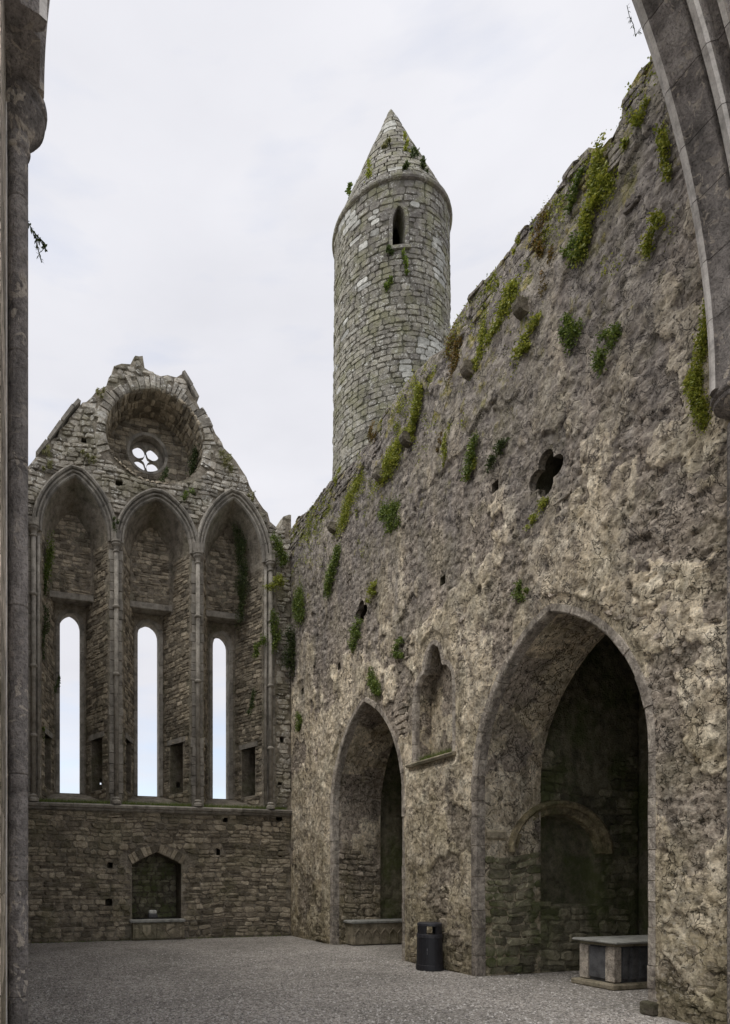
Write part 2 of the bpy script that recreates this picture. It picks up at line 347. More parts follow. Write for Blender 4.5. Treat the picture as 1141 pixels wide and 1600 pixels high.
# ------------------------------------------------------------------ rubble and ashlar stones
def rubble(u0, u1, v0, v1, ch, cl, rnd, seed, jit=.16, gap=.012):
    r = random.Random(seed); out = []; v = v0; nz = Noise(seed + 50)
    wav = lambda u, v: float(nz.f(np.array([u * .9]), np.array([v * .5 + 3]), 2)[0] - .5) * ch * 1.1
    while v < v1:
        h = ch * r.uniform(1 - rnd, 1 + rnd); u = u0 - r.random() * cl
        while u < u1:
            w = cl * r.uniform(1 - rnd * 1.25, 1 + rnd * 1.5); cells = [(v, v + h)]
            if w > cl * .9 and h > ch * .95 and r.random() < .25: s_ = r.uniform(.35, .65) * h; cells = [(v, v + s_), (v + s_, v + h)]
            for a, b in cells:
                g = gap; W_, H_ = w - g, b - a - g; cu, cv = u + w / 2, (a + b) / 2; c = min(W_, H_) * .28; j = min(W_, H_) * jit; P = []
                for x, y in ((-W_/2 + c, -H_/2), (0, -H_/2), (W_/2 - c, -H_/2), (W_/2, -H_/2 + c), (W_/2, H_/2 - c), (W_/2 - c, H_/2), (0, H_/2), (-W_/2 + c, H_/2), (-W_/2, H_/2 - c), (-W_/2, -H_/2 + c)):
                    uu = cu + x + r.uniform(-j, j); vv = cv + y + r.uniform(-j, j) * .8; P.append((uu, vv + wav(uu, vv)))
                out.append((P, cu, cv + wav(cu, cv), W_ * H_))
            u += w
        v += h
    return out
def clip_stone(P, c, ok):
    if not ok(*c): return None
    Q = []
    for p in P:
        if ok(*p): Q.append(p); continue
        a, b = 0., 1.
        for _ in range(6):
            m = (a + b) / 2
            if ok(c[0] + (p[0] - c[0]) * m, c[1] + (p[1] - c[1]) * m): a = m
            else: b = m
        Q.append((c[0] + (p[0] - c[0]) * a, c[1] + (p[1] - c[1]) * a))
    x = [q[0] for q in Q]; y = [q[1] for q in Q]
    ar = abs(sum(Q[i][0] * Q[(i + 1) % len(Q)][1] - Q[(i + 1) % len(Q)][0] * Q[i][1] for i in range(len(Q)))) / 2
    if ar < .0025 or min(max(x) - min(x), max(y) - min(y)) < .035: return None
    return Q, ar
def stone_mesh(Q, mp, r, H=.035, base=-.03, front=.80):
    n = len(Q); cu = sum(q[0] for q in Q) / n; cv = sum(q[1] for q in Q) / n; V = []; h = H * r.uniform(.45, 1.5); tu, tv = r.uniform(-.12, .12), r.uniform(-.12, .12)
    for s_, hh in ((1, base), (.965, .55), (front, 1)):
        for (u, v) in Q:
            uu, vv = cu + (u - cu) * s_, cv + (v - cv) * s_
            V.append(mp(uu, vv, base if s_ == 1 else h * hh + ((uu - cu) * tu + (vv - cv) * tv) * (hh > .9) + r.uniform(-.12, .12) * h * hh))
    V.append(mp(cu, cv, h * 1.08))
    Fc = []
    for k in range(2): Fc += [(k * n + i, k * n + (i + 1) % n, (k + 1) * n + (i + 1) % n, (k + 1) * n + i) for i in range(n)]
    Fc += [(2 * n + i, 2 * n + (i + 1) % n, 3 * n) for i in range(n)]
    return V, Fc
def lay(items, parent, limit, stuff_name, seed, name='stone', score=lambda it: it['a']):
    """items: dicts V, F, a(rea), mat, t; the largest become parts, the rest one mesh per material"""
    items.sort(key=lambda it: -score(it)); rest = {}
    for k, it in enumerate(items):
        if k < limit: mk(name, it['V'], it['F'], it['mat'], parent, it['t'])
        else: rest.setdefault(it['mat'], MB()).add(it['V'], it['F'], it['t'])
    for m_, mb in rest.items():
        o = mb.mk(stuff_name, m_, parent); o['kind'] = 'stuff'
def stones_on(region, mp, ok, ch, cl, seed, mat='rubble', rnd=.38, H=.035, jit=.16, gap=.012, tint=lambda r, u, v: r.uniform(-1, 1), pick=None):
    r = random.Random(seed + 900); out = []
    for P, cu, cv, a in rubble(*region, ch, cl, rnd, seed, jit, gap):
        q = clip_stone(P, (cu, cv), ok)
        if q is None: continue
        V, Fc = stone_mesh(q[0], mp, r, H); out.append(dict(V=V, F=Fc, a=q[1], mat=(pick(r, cu, cv) if pick else mat), t=tint(r, cu, cv), c=(cu, cv)))
    return out
def path_len(P): return [0] + list(np.cumsum([math.dist(a, b) for a, b in zip(P[:-1], P[1:])]))
def path_at(P, S, s_):
    s_ = min(max(s_, 0), S[-1]); i = max(0, min(len(P) - 2, int(np.searchsorted(S, s_)) - 1)); t = (s_ - S[i]) / max(1e-9, S[i + 1] - S[i])
    a, b = P[i], P[i + 1]; d = (b[0] - a[0], b[1] - a[1]); L = math.hypot(*d) or 1
    return (a[0] + d[0] * t, a[1] + d[1] * t), (d[0] / L, d[1] / L)
def blocks(P, mp, prof, length, r, parent, mat, name='voussoir', gap=.01, vary=.25, sub=2, side=1, rag=0., pale=()):
    """split the path into blocks, each swept from the closed profile [(radial out, height), ...]"""
    S = path_len(P); s_ = 0; T = S[-1]
    while s_ < T - .02:
        L = length * r.uniform(1 - vary, 1 + vary)
        if T - s_ - L < length * .5: L = T - s_
        k = max(sub, 1); V = []; Fc = []; n = len(prof); ex = r.uniform(-rag, rag); hx = r.uniform(-.3, .3) * rag
        for j in range(k + 1):
            q, d = path_at(P, S, s_ + gap / 2 + (L - gap) * j / k); nx, ny = -d[1] * side, d[0] * side
            for (ro, h) in prof:
                rr = ro + (ex if ro > .1 else 0) ; V.append(mp(q[0] + nx * rr, q[1] + ny * rr, h + hx))
        for j in range(k): Fc += [(j * n + i, j * n + (i + 1) % n, (j + 1) * n + (i + 1) % n, (j + 1) * n + i) for i in range(n)]
        Fc += [tuple(range(n))[::-1], tuple(k * n + i for i in range(n))]
        o = mk(name, V, Fc, mat, parent, r.uniform(-1, 1)); s_ += L
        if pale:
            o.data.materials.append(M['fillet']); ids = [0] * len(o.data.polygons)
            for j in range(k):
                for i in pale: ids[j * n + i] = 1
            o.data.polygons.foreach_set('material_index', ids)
def sweep(P, mp, prof, name, mat, parent, side=1, smooth=False, tintseed=0):
    V = []; Fc = []; n = len(prof); S = path_len(P)
    for i in range(len(P)):
        a = P[max(i - 1, 0)]; b = P[min(i + 1, len(P) - 1)]; d = (b[0] - a[0], b[1] - a[1]); L = math.hypot(*d)
        nx, ny = -d[1] / L * side, d[0] / L * side
        V += [mp(P[i][0] + nx * ro, P[i][1] + ny * ro, h) for ro, h in prof]
    for j in range(len(P) - 1): Fc += [(j * n + i, j * n + i + 1, (j + 1) * n + i + 1, (j + 1) * n + i) for i in range(n - 1)]
    return mk(name, V, Fc, mat, parent, 0., smooth)

# ================================================================== THE GROUND
g_o = mk('gravel_ground', [(-300, -300, 0), (300, -300, 0), (300, 300, 0), (-300, 300, 0)], [(0, 1, 2, 3)], 'gravel'); g_o['kind'] = 'structure'
def pebbles():
    n = 26000; r = np.random.default_rng(4); D = 6.6 + 8.5 * r.random(n) ** 1.5; px = 20 + 1100 * r.random(n); l = (px - CX) / F
    X = D * (l * CS + SN); Y = D * (CS - l * SN); ok = (X < 7.25) | ((X < 11) & (Y > 6.4) & (Y < 9.3)); ok &= (X > .1) & (Y < 17.2); X = X[ok]; Y = Y[ok]; n = len(X)
    a = r.random(n) * 6.28; s_ = .008 + .017 * r.random(n) ** 2; base = np.array([[1, 0, 0], [-.3, .9, 0], [-.6, -.8, 0], [.1, .1, .8]], float)
    co = np.cos(a)[:, None]; si = np.sin(a)[:, None]; bx = base[None, :, 0] * co - base[None, :, 1] * si; by = base[None, :, 0] * si + base[None, :, 1] * co
    V = np.stack([X[:, None] + bx * s_[:, None], Y[:, None] + by * s_[:, None], base[None, :, 2] * s_[:, None] * np.ones_like(bx) + .001], -1).reshape(-1, 3)
    T = np.array([[0, 1, 3], [1, 2, 3], [2, 0, 3]]); Fc = (np.arange(n)[:, None, None] * 4 + T[None]).reshape(-1, 3)
    o = mk('loose_gravel', V, Fc, 'pebble', None, np.repeat(r.random(n), 4)); o['kind'] = 'stuff'
pebbles()

# ================================================================== SIDE WALL (right), plane X = 7.4
XW, XB = 7.4, 8.75
side = thing('side_wall', 'long roofless plastered side wall with two tall pointed arches, right of the gravel court', 'wall', (XW, 11, 0))
mS = lambda u, v, h: (XW - h, u, v)
top = [yz(*p) for p in ((455, 826), (470, 806), (480, 800), (500, 778), (516, 754), (533, 742), (550, 728), (569, 704), (580, 682), (592, 662), (612, 632), (632, 603), (657, 574), (680, 553), (696, 543),
       (701, 522), (722, 485), (745, 455), (760, 435), (800, 386), (848, 325), (875, 288), (905, 245), (920, 230), (942, 237), (955, 218), (970, 200), (973, 160), (985, 140), (1012, 100))]
top[0] = (17.42, top[1][1] - .02); top = top + [(top[-1][0] - .8, top[-1][1] + .15), (4.3, top[-1][1] + .1)]
tr = []
rj = random.Random(3)
for (a, b) in zip(top[:-1], top[1:]):
    n = max(1, int(abs(a[0] - b[0]) / .13))
    tr += [(a[0] + (b[0] - a[0]) * k / n, a[1] + (b[1] - a[1]) * k / n + (rj.uniform(-.045, .045) if k else 0)) for k in range(n)]
tr.append(top[-1])
S_OUT = [(4.3, -.05), (17.42, -.05)] + tr
ARN = pointed(7.755, 1.615, -.05, 3.3, 5.62, 12)       # near arch (Y, Z)
ARF = pointed(13.185, 1.585, -.05, 3.3, 5.69, 12)
def quatre(cu, cv, r, off, n=9):
    P = []
    for k in range(4):
        a0 = k * math.pi / 2; cx, cy = cu + off * math.cos(a0), cv + off * math.sin(a0)
        d_ = (math.sqrt(2) * off + math.sqrt(2 * off * off - 4 * (off * off - r * r))) / 2 / math.sqrt(2); lim = math.atan2(d_, d_ - off) - .03
        P += [(cx + r * math.cos(a0 + t), cy + r * math.sin(a0 + t)) for t in np.linspace(-lim, lim, n)]
    return P
NU, NV_ = 10.575, 3.93
niche = [(NU - .60, NV_), (NU - .60, 5.15), (NU - .56, 5.40), (NU - .42, 5.58), (NU - .27, 5.62), (NU - .25, 5.78), (NU - .17, 5.98), (NU, 6.10),
         (NU + .17, 5.98), (NU + .25, 5.78), (NU + .27, 5.62), (NU + .42, 5.58), (NU + .56, 5.40), (NU + .60, 5.15), (NU + .60, NV_)]
QF1 = quatre(7.81, 7.66, .152, .185); QF2 = quatre(13.3, 7.72, .13, .15)
def sq(c, w, h): return [(c[0] - w / 2, c[1] - h / 2), (c[0] - w / 2 * .9, c[1] + h / 2), (c[0] + w / 2, c[1] + h / 2 * .9), (c[0] + w / 2 * .95, c[1] - h / 2)]
sput = [sq(yz(*p), .16, .17) for p in ((774, 760), (530, 1041), (473, 1080), (692, 907))]
holesS = [ARN, ARF, niche, QF1, QF2] + sput
U, V, Q, E = sheet(.024, S_OUT, holesS)
def side_height(U, V):
    a, b, c, d = NZ[:4]
    wu = U + .25 * (a.f(U * 1.3, V * 1.3, 3) - .5); wv = V + .25 * (b.f(U * 1.3, V * 1.3, 3) - .5)
    f1 = a.f(wu * 1.15, wv * .8, 5, .56); f2 = b.f(wu * 2.6, wv * 1.9, 5, .58); f3 = c.f(wu * 5.5, wv * 4.3, 4, .6); f4 = d.f(U * 16, V * 16, 3)
    hi = sst(V, 5.5, 11)                                    # plaster has mostly fallen from the upper wall
    near = sst(U, 9.5, 6.) * sst(V, 9, 6)
    def terr(f, k, w): x = f * k; i = np.floor(x); return (i + sst(x - i, 0, w)) / k
    mask = sst(f1, .425 + .09 * hi, .434 + .09 * hi)
    lay2 = sst(f2, .50, .508); lay3 = sst(f3, .52, .535)
    w1, w2, idv = d.w(wu * 5.2 + .3 * wv, wv * 7.5); stone = sst(w2 - w1, .03, .2) * (.3 + 1.0 * idv)
    rub = .019 * stone + .011 * sst(f3, .45, .52) + .01 * terr(f2, 12, .2)
    pits = sst(a.f(wu * 9, wv * 9, 3), .66, .70) * (.012 + .03 * near)
    plates = .085 * (terr(f2, 11, .10) - .35) + .05 * (terr(f1, 18, .15) - .4)
    h = mask * (.030 + plates + .012 * lay3) + (1 - mask) * rub + .008 * (f4 - .5) + .02 * (b.f(U * .5, V * .5, 2) - .5) - pits
    h += .013 * sst(f3, .5, .512) * near
    return h, mask * (.55 + .3 * lay2 + .2 * lay3)
H_, FL = side_height(U, V); H_ = np.where(E < .22, np.minimum(H_, .02 + .25 * np.clip(E - .1, 0, 1)), H_) * np.clip(E / .05, 0, 1)
mk('plaster_face', np.stack([XW - H_, U, V], -1), Q[:, ::-1], 'side', side, np.zeros(len(U)), False, {'flake': FL})
# back face, top and reveals
U, V, Q, E = sheet(.25, [(4.3, -.05), (17.42, -.05), (17.42, 11.4), (4.3, 11.4)], [ARN, ARF]); mk('back_face', np.stack([np.full(len(U), XB), U, V], -1), Q, 'mortar', side)
tpt = resample(tr, .3); V = []; Fc = []
for k, (u, v) in enumerate(tpt):
    for j, x in enumerate(np.linspace(0, 1, 6)): V.append((XW + .0 + x * (XB - XW), u + (rj.uniform(-.03, .03) if j else 0), v + (rj.uniform(-.02, .07) if 0 < j < 5 else 0)))
for k in range(len(tpt) - 1): Fc += [(k * 6 + j, k * 6 + j + 1, k * 6 + 7 + j, k * 6 + 6 + j) for j in range(5)]
mk('wall_head', V, Fc, 'gable', side)
sh = lambda P, dz, s_: [(u, v) for u, v in P]
def reveal(P, mat, parent, name='reveal', x0=XW - .001, x1=XB, amp=.02, seed=1, nd=14):
    R = resample(P, .07, False)
    S = path_len(R); n = len(R); V = []; FLK = []; N1 = NZ[seed]
    for k in range(nd + 1):
        for i in range(n):
            a = R[max(i - 1, 0)]; b = R[min(i + 1, n - 1)]; d = (b[0] - a[0], b[1] - a[1]); L = math.hypot(*d) or 1
            x = x0 + (x1 - x0) * k / nd; s_ = S[i]
            e = 0 if k in (0, nd) else float(N1.f(np.array([s_ * 1.5]), np.array([x * 1.5]), 5, .6)[0] - .5) * amp * 4
            m_ = float(sst(N1.f(np.array([s_ * .9 + 4]), np.array([x * .9]), 5, .6), .44, .47)[0]); e += m_ * amp * .8 if 0 < k < nd else 0; FLK.append(m_)
            V.append((x, R[i][0] + d[1] / L * e, R[i][1] - d[0] / L * e))
    Fc = [(k * n + i, k * n + i + 1, (k + 1) * n + i + 1, (k + 1) * n + i) for k in range(nd) for i in range(n - 1)]
    return mk(name, V, Fc, mat, parent, 0., True, {'flake': FLK})
reveal(ARN, 'side', side, seed=2); reveal(ARF, 'side', side, seed=3)
rr = random.Random(8)
prof = [(-.03, .004), (-.008, .026), (.085, .030), (.105, -.02), (-.03, -.16), (-.035, -.16)]
for P, nm in ((ARN, 0), (ARF, 1)):
    PP = resample([(u, max(v, .0)) for u, v in P], .12)
    pr = thing_ = bpy.data.objects.new('arch_ring', None); link(pr, side)
    blocks(PP, mS, prof, .42, rr, pr, 'ring', side=1, sub=4, rag=.035, vary=.4)
# niche: back, reveal, frame, sill
nb = bpy.data.objects.new('blind_niche', None); link(nb, side)
U, V, Q, E = sheet(.05, niche); N0 = NZ[1]
hh = .03 * N0.f(U * 5, V * 5, 4) * np.clip(E / .05, 0, 1)
mk('niche_back', np.stack([XW + .36 - hh, U, V], -1), Q[:, ::-1], 'side', nb, np.zeros(len(U)), True, {'flake': sst(N0.f(U * 1.6, V * 1.6, 4), .42, .46)})
reveal(niche, 'side', nb, 'niche_reveal', x1=XW + .36, amp=.008, nd=4)
blocks(resample(niche, .07), mS, [(-.03, .0), (-.01, .025), (.075, .028), (.085, -.02), (-.03, -.08)], .38, rr, nb, 'ring', sub=5, rag=.01)
blocks([(NU + .78, 3.86), (NU - .70, 3.86)], mS, [(0, -.3), (0, .10), (.045, .12), (.07, .10), (.075, -.3)], .42, rr, nb, 'brownstone', 'sill_stone', side=-1)
# quatrefoil openings
for P, c in ((QF1, (7.81, 7.66)), (QF2, (13.3, 7.72))):
    qo = bpy.data.objects.new('quatrefoil_opening', None); link(qo, side)
    B = [(c[0] + (u - c[0]) * 1.0, c[1] + (v - c[1]) * 1.0) for u, v in P]
    loft('opening_reveal', P, B, 3, lambda u, v, t: (XW + .12 * t, u, v), 'side', qo, amp=0)
    C2 = [(c[0] + .42 * math.cos(math.atan2(v - c[1], u - c[0])), c[1] + .42 * math.sin(math.atan2(v - c[1], u - c[0]))) for u, v in P]
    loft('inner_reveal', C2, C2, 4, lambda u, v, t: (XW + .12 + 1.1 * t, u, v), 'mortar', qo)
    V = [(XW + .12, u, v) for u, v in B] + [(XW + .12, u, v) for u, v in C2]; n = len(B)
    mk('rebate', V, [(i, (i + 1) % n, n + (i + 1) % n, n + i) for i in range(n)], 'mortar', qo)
    R = .40 if c[0] < 10 else .34
    ring_v = []; n = 36; ci = [(c[0] + R * math.cos(2 * math.pi * k / n), c[1] + R * 1.0 * math.sin(2 * math.pi * k / n)) for k in range(n)]
    Pf = P; V = [(XW - .035, u, v) for u, v in Pf] + [(XW + .02, u, v) for u, v in ci]
    V = [(XW - .016, u, v) for u, v in Pf] + [(XW - .016, c[0] + (u - c[0]) * 1.16, c[1] + (v - c[1]) * 1.16) for u, v in Pf] + [(XW + .01, c[0] + (u - c[0]) * 1.24, c[1] + (v - c[1]) * 1.24) for u, v in Pf] + [(XW + .05, u, v) for u, v in Pf]
    n = len(Pf); Fc = []
    for a_, b_ in ((0, 1), (1, 2), (3, 0)): Fc += [(a_ * n + i, a_ * n + (i + 1) % n, b_ * n + (i + 1) % n, b_ * n + i) for i in range(n)]
    mk('frame', V, Fc, 'side', qo, .2)
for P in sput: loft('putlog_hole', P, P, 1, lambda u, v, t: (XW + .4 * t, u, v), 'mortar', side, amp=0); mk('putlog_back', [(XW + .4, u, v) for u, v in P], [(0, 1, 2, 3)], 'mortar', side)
# corbels
for k, (px, py) in enumerate(((825, 482), (741, 578), (643, 686), (601, 742), (527, 824))):
    y, z = yz(px, py); mb = MB(); a = .085
    pr_ = [(0, .0), (.12, .0), (.20, .02), (.26, .06), (.295, .12), (.30, .18), (.27, .21), (0, .215)]
    V = [(XW + .05 - p[0], y + s_ * a * (1 - 1.6 * max(0, p[0] - .16)), z - .14 + p[1] * 1.05) for s_ in (-1, 1) for p in pr_]; n = len(pr_)
    Fc = [tuple(range(n)), tuple(range(2 * n - 1, n - 1, -1))] + [(i, n + i, n + (i + 1) % n, (i + 1) % n) for i in range(n)]
    mb.add(V, Fc, -.3); mb.mk('corbel', 'gmortar', side)
# exposed masonry where the plaster has fallen: foot of the wall and along its head
nzS = NZ[5]
def dist_ok(P, u, v): return not bool(in_poly(np.array(u), np.array(v), P))
def okS(u, v):
    if v < .01: return False
    for P in (ARN, ARF):
        c = 7.755 if P is ARN else 13.185
        if abs(u - c) < 1.86 and v < 3.5: return False
        if in_poly(np.array(c + (u - c) * .86), np.array(v - .1), P): return False
    if abs(u - NU) < .8 and 3.8 < v < 6.3: return False
    t_ = np.interp(u, [p[0] for p in tr[::-1]], [p[1] for p in tr[::-1]])
    if v > t_ - .01: return False
    if math.hypot(u - 7.81, v - 7.66) < .62 or math.hypot(u - 13.3, v - 7.72) < .5 or any(not dist_ok(P, u, v) for P in sput): return False
    f = float(nzS.f(np.array([u * .8]), np.array([v * .8]), 4)[0]); low = max(0, 1 - v / 2.2); hi = max(0, (v - 10.6) / 1.1)
    return f + .33 * low + .26 * hi > .74
stS = stones_on((4.6, 17.4, 0, 12), lambda u, v, h: (XW - h - .028, u, v), okS, .135, .27, 21, 'side', H=.03, jit=.2)
lay(stS, side, 300, 'rubble_masonry', 1, score=lambda it: it['a'] / (3 + it['c'][0] ** 2 * .12))
mb = MB().box(XW - .10, XW + .05, 6.02, 6.20, 0, .17, -.5, .02); mb.mk('plinth_block', 'mortar', side)

# ================================================================== CHAPELS behind the side wall
def chapel(y0, y1, x1, label, ztop=6.9, rec=None, seed=0):
    ch = thing('chapel', label, 'chapel', (XB, (y0 + y1) / 2, 0))
    cr = x1 - XB; nz = NZ[(seed + 3) % 8]
    def wall(name, mp, u0, u1, z1, holes=(), mat='chapel'):
        U, V, Q, E = sheet(.06, [(u0, -.05), (u1, -.05), (u1, z1), (u0, z1)], holes)
        w1, w2, idv = nz.w(U * 3.6, V * 6.8); h = .03 * sst(w2 - w1, .03, .3) * (.4 + idv) + .05 * nz.f(U * 1.4, V * 1.4, 4); h *= np.clip(E / .06, 0, 1)
        mk(name, np.stack(mp(U, V, h), -1), Q, mat, ch, np.zeros(len(U)), True)
    ix0 = XW + .35 if rec else XB
    wall('end_wall', lambda u, v, h: (u, y1 - h, v), XB, x1, ztop, rec or ())
    wall('back_wall', lambda u, v, h: (x1 - h, u, v), y0, y1, ztop)
    wall('near_wall', lambda u, v, h: (u, y0 + h, v), XB, x1, ztop)
    MB().box(XB + .002, x1 + .4, y0 - .4, y1 + .4, ztop, ztop + .4).mk('roof', 'mortar', ch)
    MB().box(x1 + .07, x1 + .4, y0 - .4, y1 + .4, 0, ztop).box(XB, x1, y1 + .75, y1 + .9, 0, ztop).mk('outer_wall', 'mortar', ch)
    return ch
YN = 9.50
# wall with the tomb arch
AC, AH = 9.20, .90
seg = [(AC + AH * math.cos(t), 2.12 + .70 * math.sin(t)) for t in np.linspace(math.pi, 0, 17)]
rec = [(AC - AH, 1.20)] + seg + [(AC + AH, 1.20)]
recw = [(XB + .04, 1.20), (XB + .04, 2.12 + .70 * math.sqrt(1 - ((AC - XB - .04) / AH) ** 2))] + [p for p in seg if p[0] > XB + .10] + [(AC + AH, 1.20)]
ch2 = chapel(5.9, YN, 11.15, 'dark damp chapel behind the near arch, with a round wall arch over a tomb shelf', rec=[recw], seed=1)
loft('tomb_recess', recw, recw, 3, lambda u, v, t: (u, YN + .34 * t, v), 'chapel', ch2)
MB().box(XB, AC + AH + .1, YN + .34, YN + .5, 1.0, 3.1).mk('recess_back', 'chapel', ch2)
mN = lambda u, v, h: (u, YN - .03 - h, v)
rw = random.Random(77)
wr = bpy.data.objects.new('wall_arch', None); link(wr, ch2)
SEG = [(u, v) for u, v in resample(seg, .1)]
blocks(SEG, mN, [(0, -.05), (.0, .07), (.04, .10), (.15, .10), (.17, .06), (.17, -.05)], .30, rw, wr, 'wallarch', sub=3, side=1, rag=.03, vary=.4)
sweep([(AC + (u - AC) * 1.17, 2.12 + (v - 2.12) * 1.22) for u, v in SEG], mN, [(-.02, -.02), (-.02, .14), (.03, .19), (.08, .17), (.10, .10), (.12, -.05)], 'hood_mould', 'wallarch', wr)
# the jamb wall between the arch and the chapel, below the arch springing, with stones
wst = stones_on((XB, 11.1, 1.3, 4.2), lambda u, v, h: (u, YN - .055 - h, v), lambda u, v: u > XB + .02 and u < 11.05 and math.hypot((u - AC) / (AH + .2), (v - 2.12) / .95) > 1 and not (abs(u - AC) < AH + .1 and v < 2.2) and v < 3.6 + .4 * math.sin(u * 3), .16, .30, 37, 'chapel', H=.03)
lay(wst, ch2, 80, 'rubble_masonry', 2)
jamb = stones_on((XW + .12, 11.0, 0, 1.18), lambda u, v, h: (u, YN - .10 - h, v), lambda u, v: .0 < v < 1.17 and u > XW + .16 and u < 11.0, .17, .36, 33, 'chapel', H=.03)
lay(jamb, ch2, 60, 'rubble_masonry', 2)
MB().box(XW + .14, 10.45, YN - .11, YN + .2, 0, 1.17).mk('tomb_base', 'chapel', ch2)
MB().box(XW + .62, 8.95, YN - .16, YN - .11, 1.172, 1.26, 0, .01).mk('shelf_slab', 'chapel', ch2)
MB().box(XW + .66, 8.15, YN - .10, YN - .045, 1.262, 1.80, .3, .01).box(8.17, 8.72, YN - .10, YN - .045, 1.262, 1.86, -.2, .01).mk('inset_slab', 'darkslab', ch2)
MB().box(XW + .20, XW + .56, YN - .22, YN + .1, 2.34, 2.50, .4, .03).mk('impost_block', 'brownstone', ch2)
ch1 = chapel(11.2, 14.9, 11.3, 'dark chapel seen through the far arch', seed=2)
j1 = stones_on((XW + .1, 9.6, 0, 2.4), lambda u, v, h: (u, 14.77 - .02 - h, v), lambda u, v: .01 < v < 2.35 + .2 * math.sin(u * 5) and XW + .16 < u < 8.74, .15, .30, 35, 'side', H=.03)
lay(j1, side, 0, 'reveal_masonry', 3)
j2 = stones_on((XW + .1, 9.6, 0, 2.0), lambda u, v, h: (u, 9.37 - .02 - h, v), lambda u, v: .01 < v < 2.6 + .25 * math.sin(u * 5) and XW + .16 < u < 8.74, .15, .30, 36, 'chapel', H=.025)
lay(j2, side, 0, 'reveal_masonry', 3)

# ================================================================== GABLE WALL (far), plane Y = 17.4
YG, YR, YO = 17.4, 18.6, 18.98
gab = thing('gable_wall', 'ruined gable end wall with three tall lancets, a round window and exposed rubble stone', 'wall', (3.7, YG, 0))
mG = lambda u, v, h: (u, YG - h, v)
sil = [xz(*p) for p in ((38, 740), (50, 722), (58, 712), (75, 697), (98, 668), (120, 640), (135, 628), (150, 612), (166, 603), (170, 590), (178, 572), (190, 568), (204, 569), (210, 557), (223, 556), (226, 575), (238, 582), (250, 588), (262, 586), (283, 585),
      (292, 598), (300, 618), (313, 640), (330, 662), (343, 685), (350, 700), (362, 712), (375, 730), (385, 745), (395, 768), (403, 782), (412, 795), (422, 815), (431, 823), (440, 833), (443, 807), (452, 804))]
sil[0] = (-.3, sil[0][1] - .2); sil.append((7.40, sil[-1][1])); 
silr = []
for a, b in zip(sil[:-1], sil[1:]):
    n = max(1, int(math.dist(a, b) / .16))
    silr += [(a[0] + (b[0] - a[0]) * k / n + (rj.uniform(-.06, .06) if k else 0), a[1] + (b[1] - a[1]) * k / n + (rj.uniform(-.09, .09) if k else 0)) for k in range(n)]
silr.append(sil[-1]); G_OUT = [(7.40, -.05), (-.3, -.05)] + silr
SX = [.27, 2.37, 4.60, 6.73]; APX = [12.30, 12.06, 12.45]; SPR = [10.62, 10.62, 10.68]
LX = [(1.266, .287), (3.468, .325), (5.652, .27)]; LTOP = [9.07, 9.04, 8.95]
ZL = 3.62
bays = []
for k in range(3):
    c = (SX[k] + SX[k + 1]) / 2; hw = (SX[k + 1] - SX[k]) / 2 - .19; bays.append(pointed(c, hw, ZL, SPR[k], APX[k] - .14, 10))
RC, RZ = 3.44, 13.46
circ = [(RC + 1.36 * math.cos(t), RZ + (1.42 if math.sin(t) > 0 else 1.10) * math.sin(t)) for t in np.linspace(0, 2 * math.pi, 49)[:-1]]
tomb_n = [(2.80, .56), (2.80, 2.03), (3.15, 2.22), (3.47, 2.36), (3.80, 2.22), (4.15, 2.03), (4.15, .56)]
gp = [((179, 1281), .16, .14), ((352, 1281), .15, .14), ((436, 1279), .2, .16), ((341, 1331), .12, .2), ((438, 1334), .12, .2), ((172, 1352), .15, .15), ((170, 1410), .19, .19),
      ((186, 755), .2, .14), ((131, 688), .14, .13), ((303, 773), .14, .12), ((440, 1156), .13, .18), ((437, 1225), .14, .16), ((52, 738), .16, .16)]
gput = [sq(xz(*p), w, h) for p, w, h in gp]
holesG = bays + [circ, tomb_n] + gput
U, V, Q, E = sheet(.045, G_OUT, holesG)
nz = NZ[6]; hh = (.02 * nz.f(U * 3, V * 3, 4) - .01) * np.clip(E / .08, 0, 1)
mk('mortar_face', np.stack([U, YG - hh, V], -1), Q, 'gmortar', gab, np.zeros(len(U)), True)
# outer face, head
OH = [(LX[k][0], LX[k][1]) for k in range(3)]
lan = [pointed(LX[k][0], LX[k][1], 4.02, LTOP[k] - .38, LTOP[k], 7) for k in range(3)]
rosec = (3.41, 13.76); rose = [(rosec[0] + .52 * math.cos(t), rosec[1] + .52 * math.sin(t)) for t in np.linspace(0, 2 * math.pi, 33)[:-1]]
loops = [(2.11, 4.33), (4.27, 4.33)]; loopP = [sq(c, .12, .16) for c in loops]
U, V, Q, E = sheet(.12, G_OUT, lan + [rose] + loopP); mk('outer_face', np.stack([U, np.full(len(U), YO), V], -1), Q[:, ::-1], 'gmortar', gab)
V = []; n = len(silr)
for k, y in enumerate(np.linspace(YG, YO, 6)): V += [(u + (rj.uniform(-.03, .03) if 0 < k < 5 else 0), y, v + (rj.uniform(-.03, .07) if 0 < k < 5 else 0)) for u, v in silr]
mk('wall_head', V, [(k * n + i, k * n + i + 1, (k + 1) * n + i + 1, (k + 1) * n + i) for k in range(5) for i in range(n - 1)], 'gable', gab)
for P in gput: loft('putlog_hole', P, P, 1, lambda u, v, t: (u, YG + .4 * t, v), 'mortar', gab, amp=0); mk('putlog_back', [(u, YG + .4, v) for u, v in P], [(0, 1, 2, 3)], 'mortar', gab)
allst = []
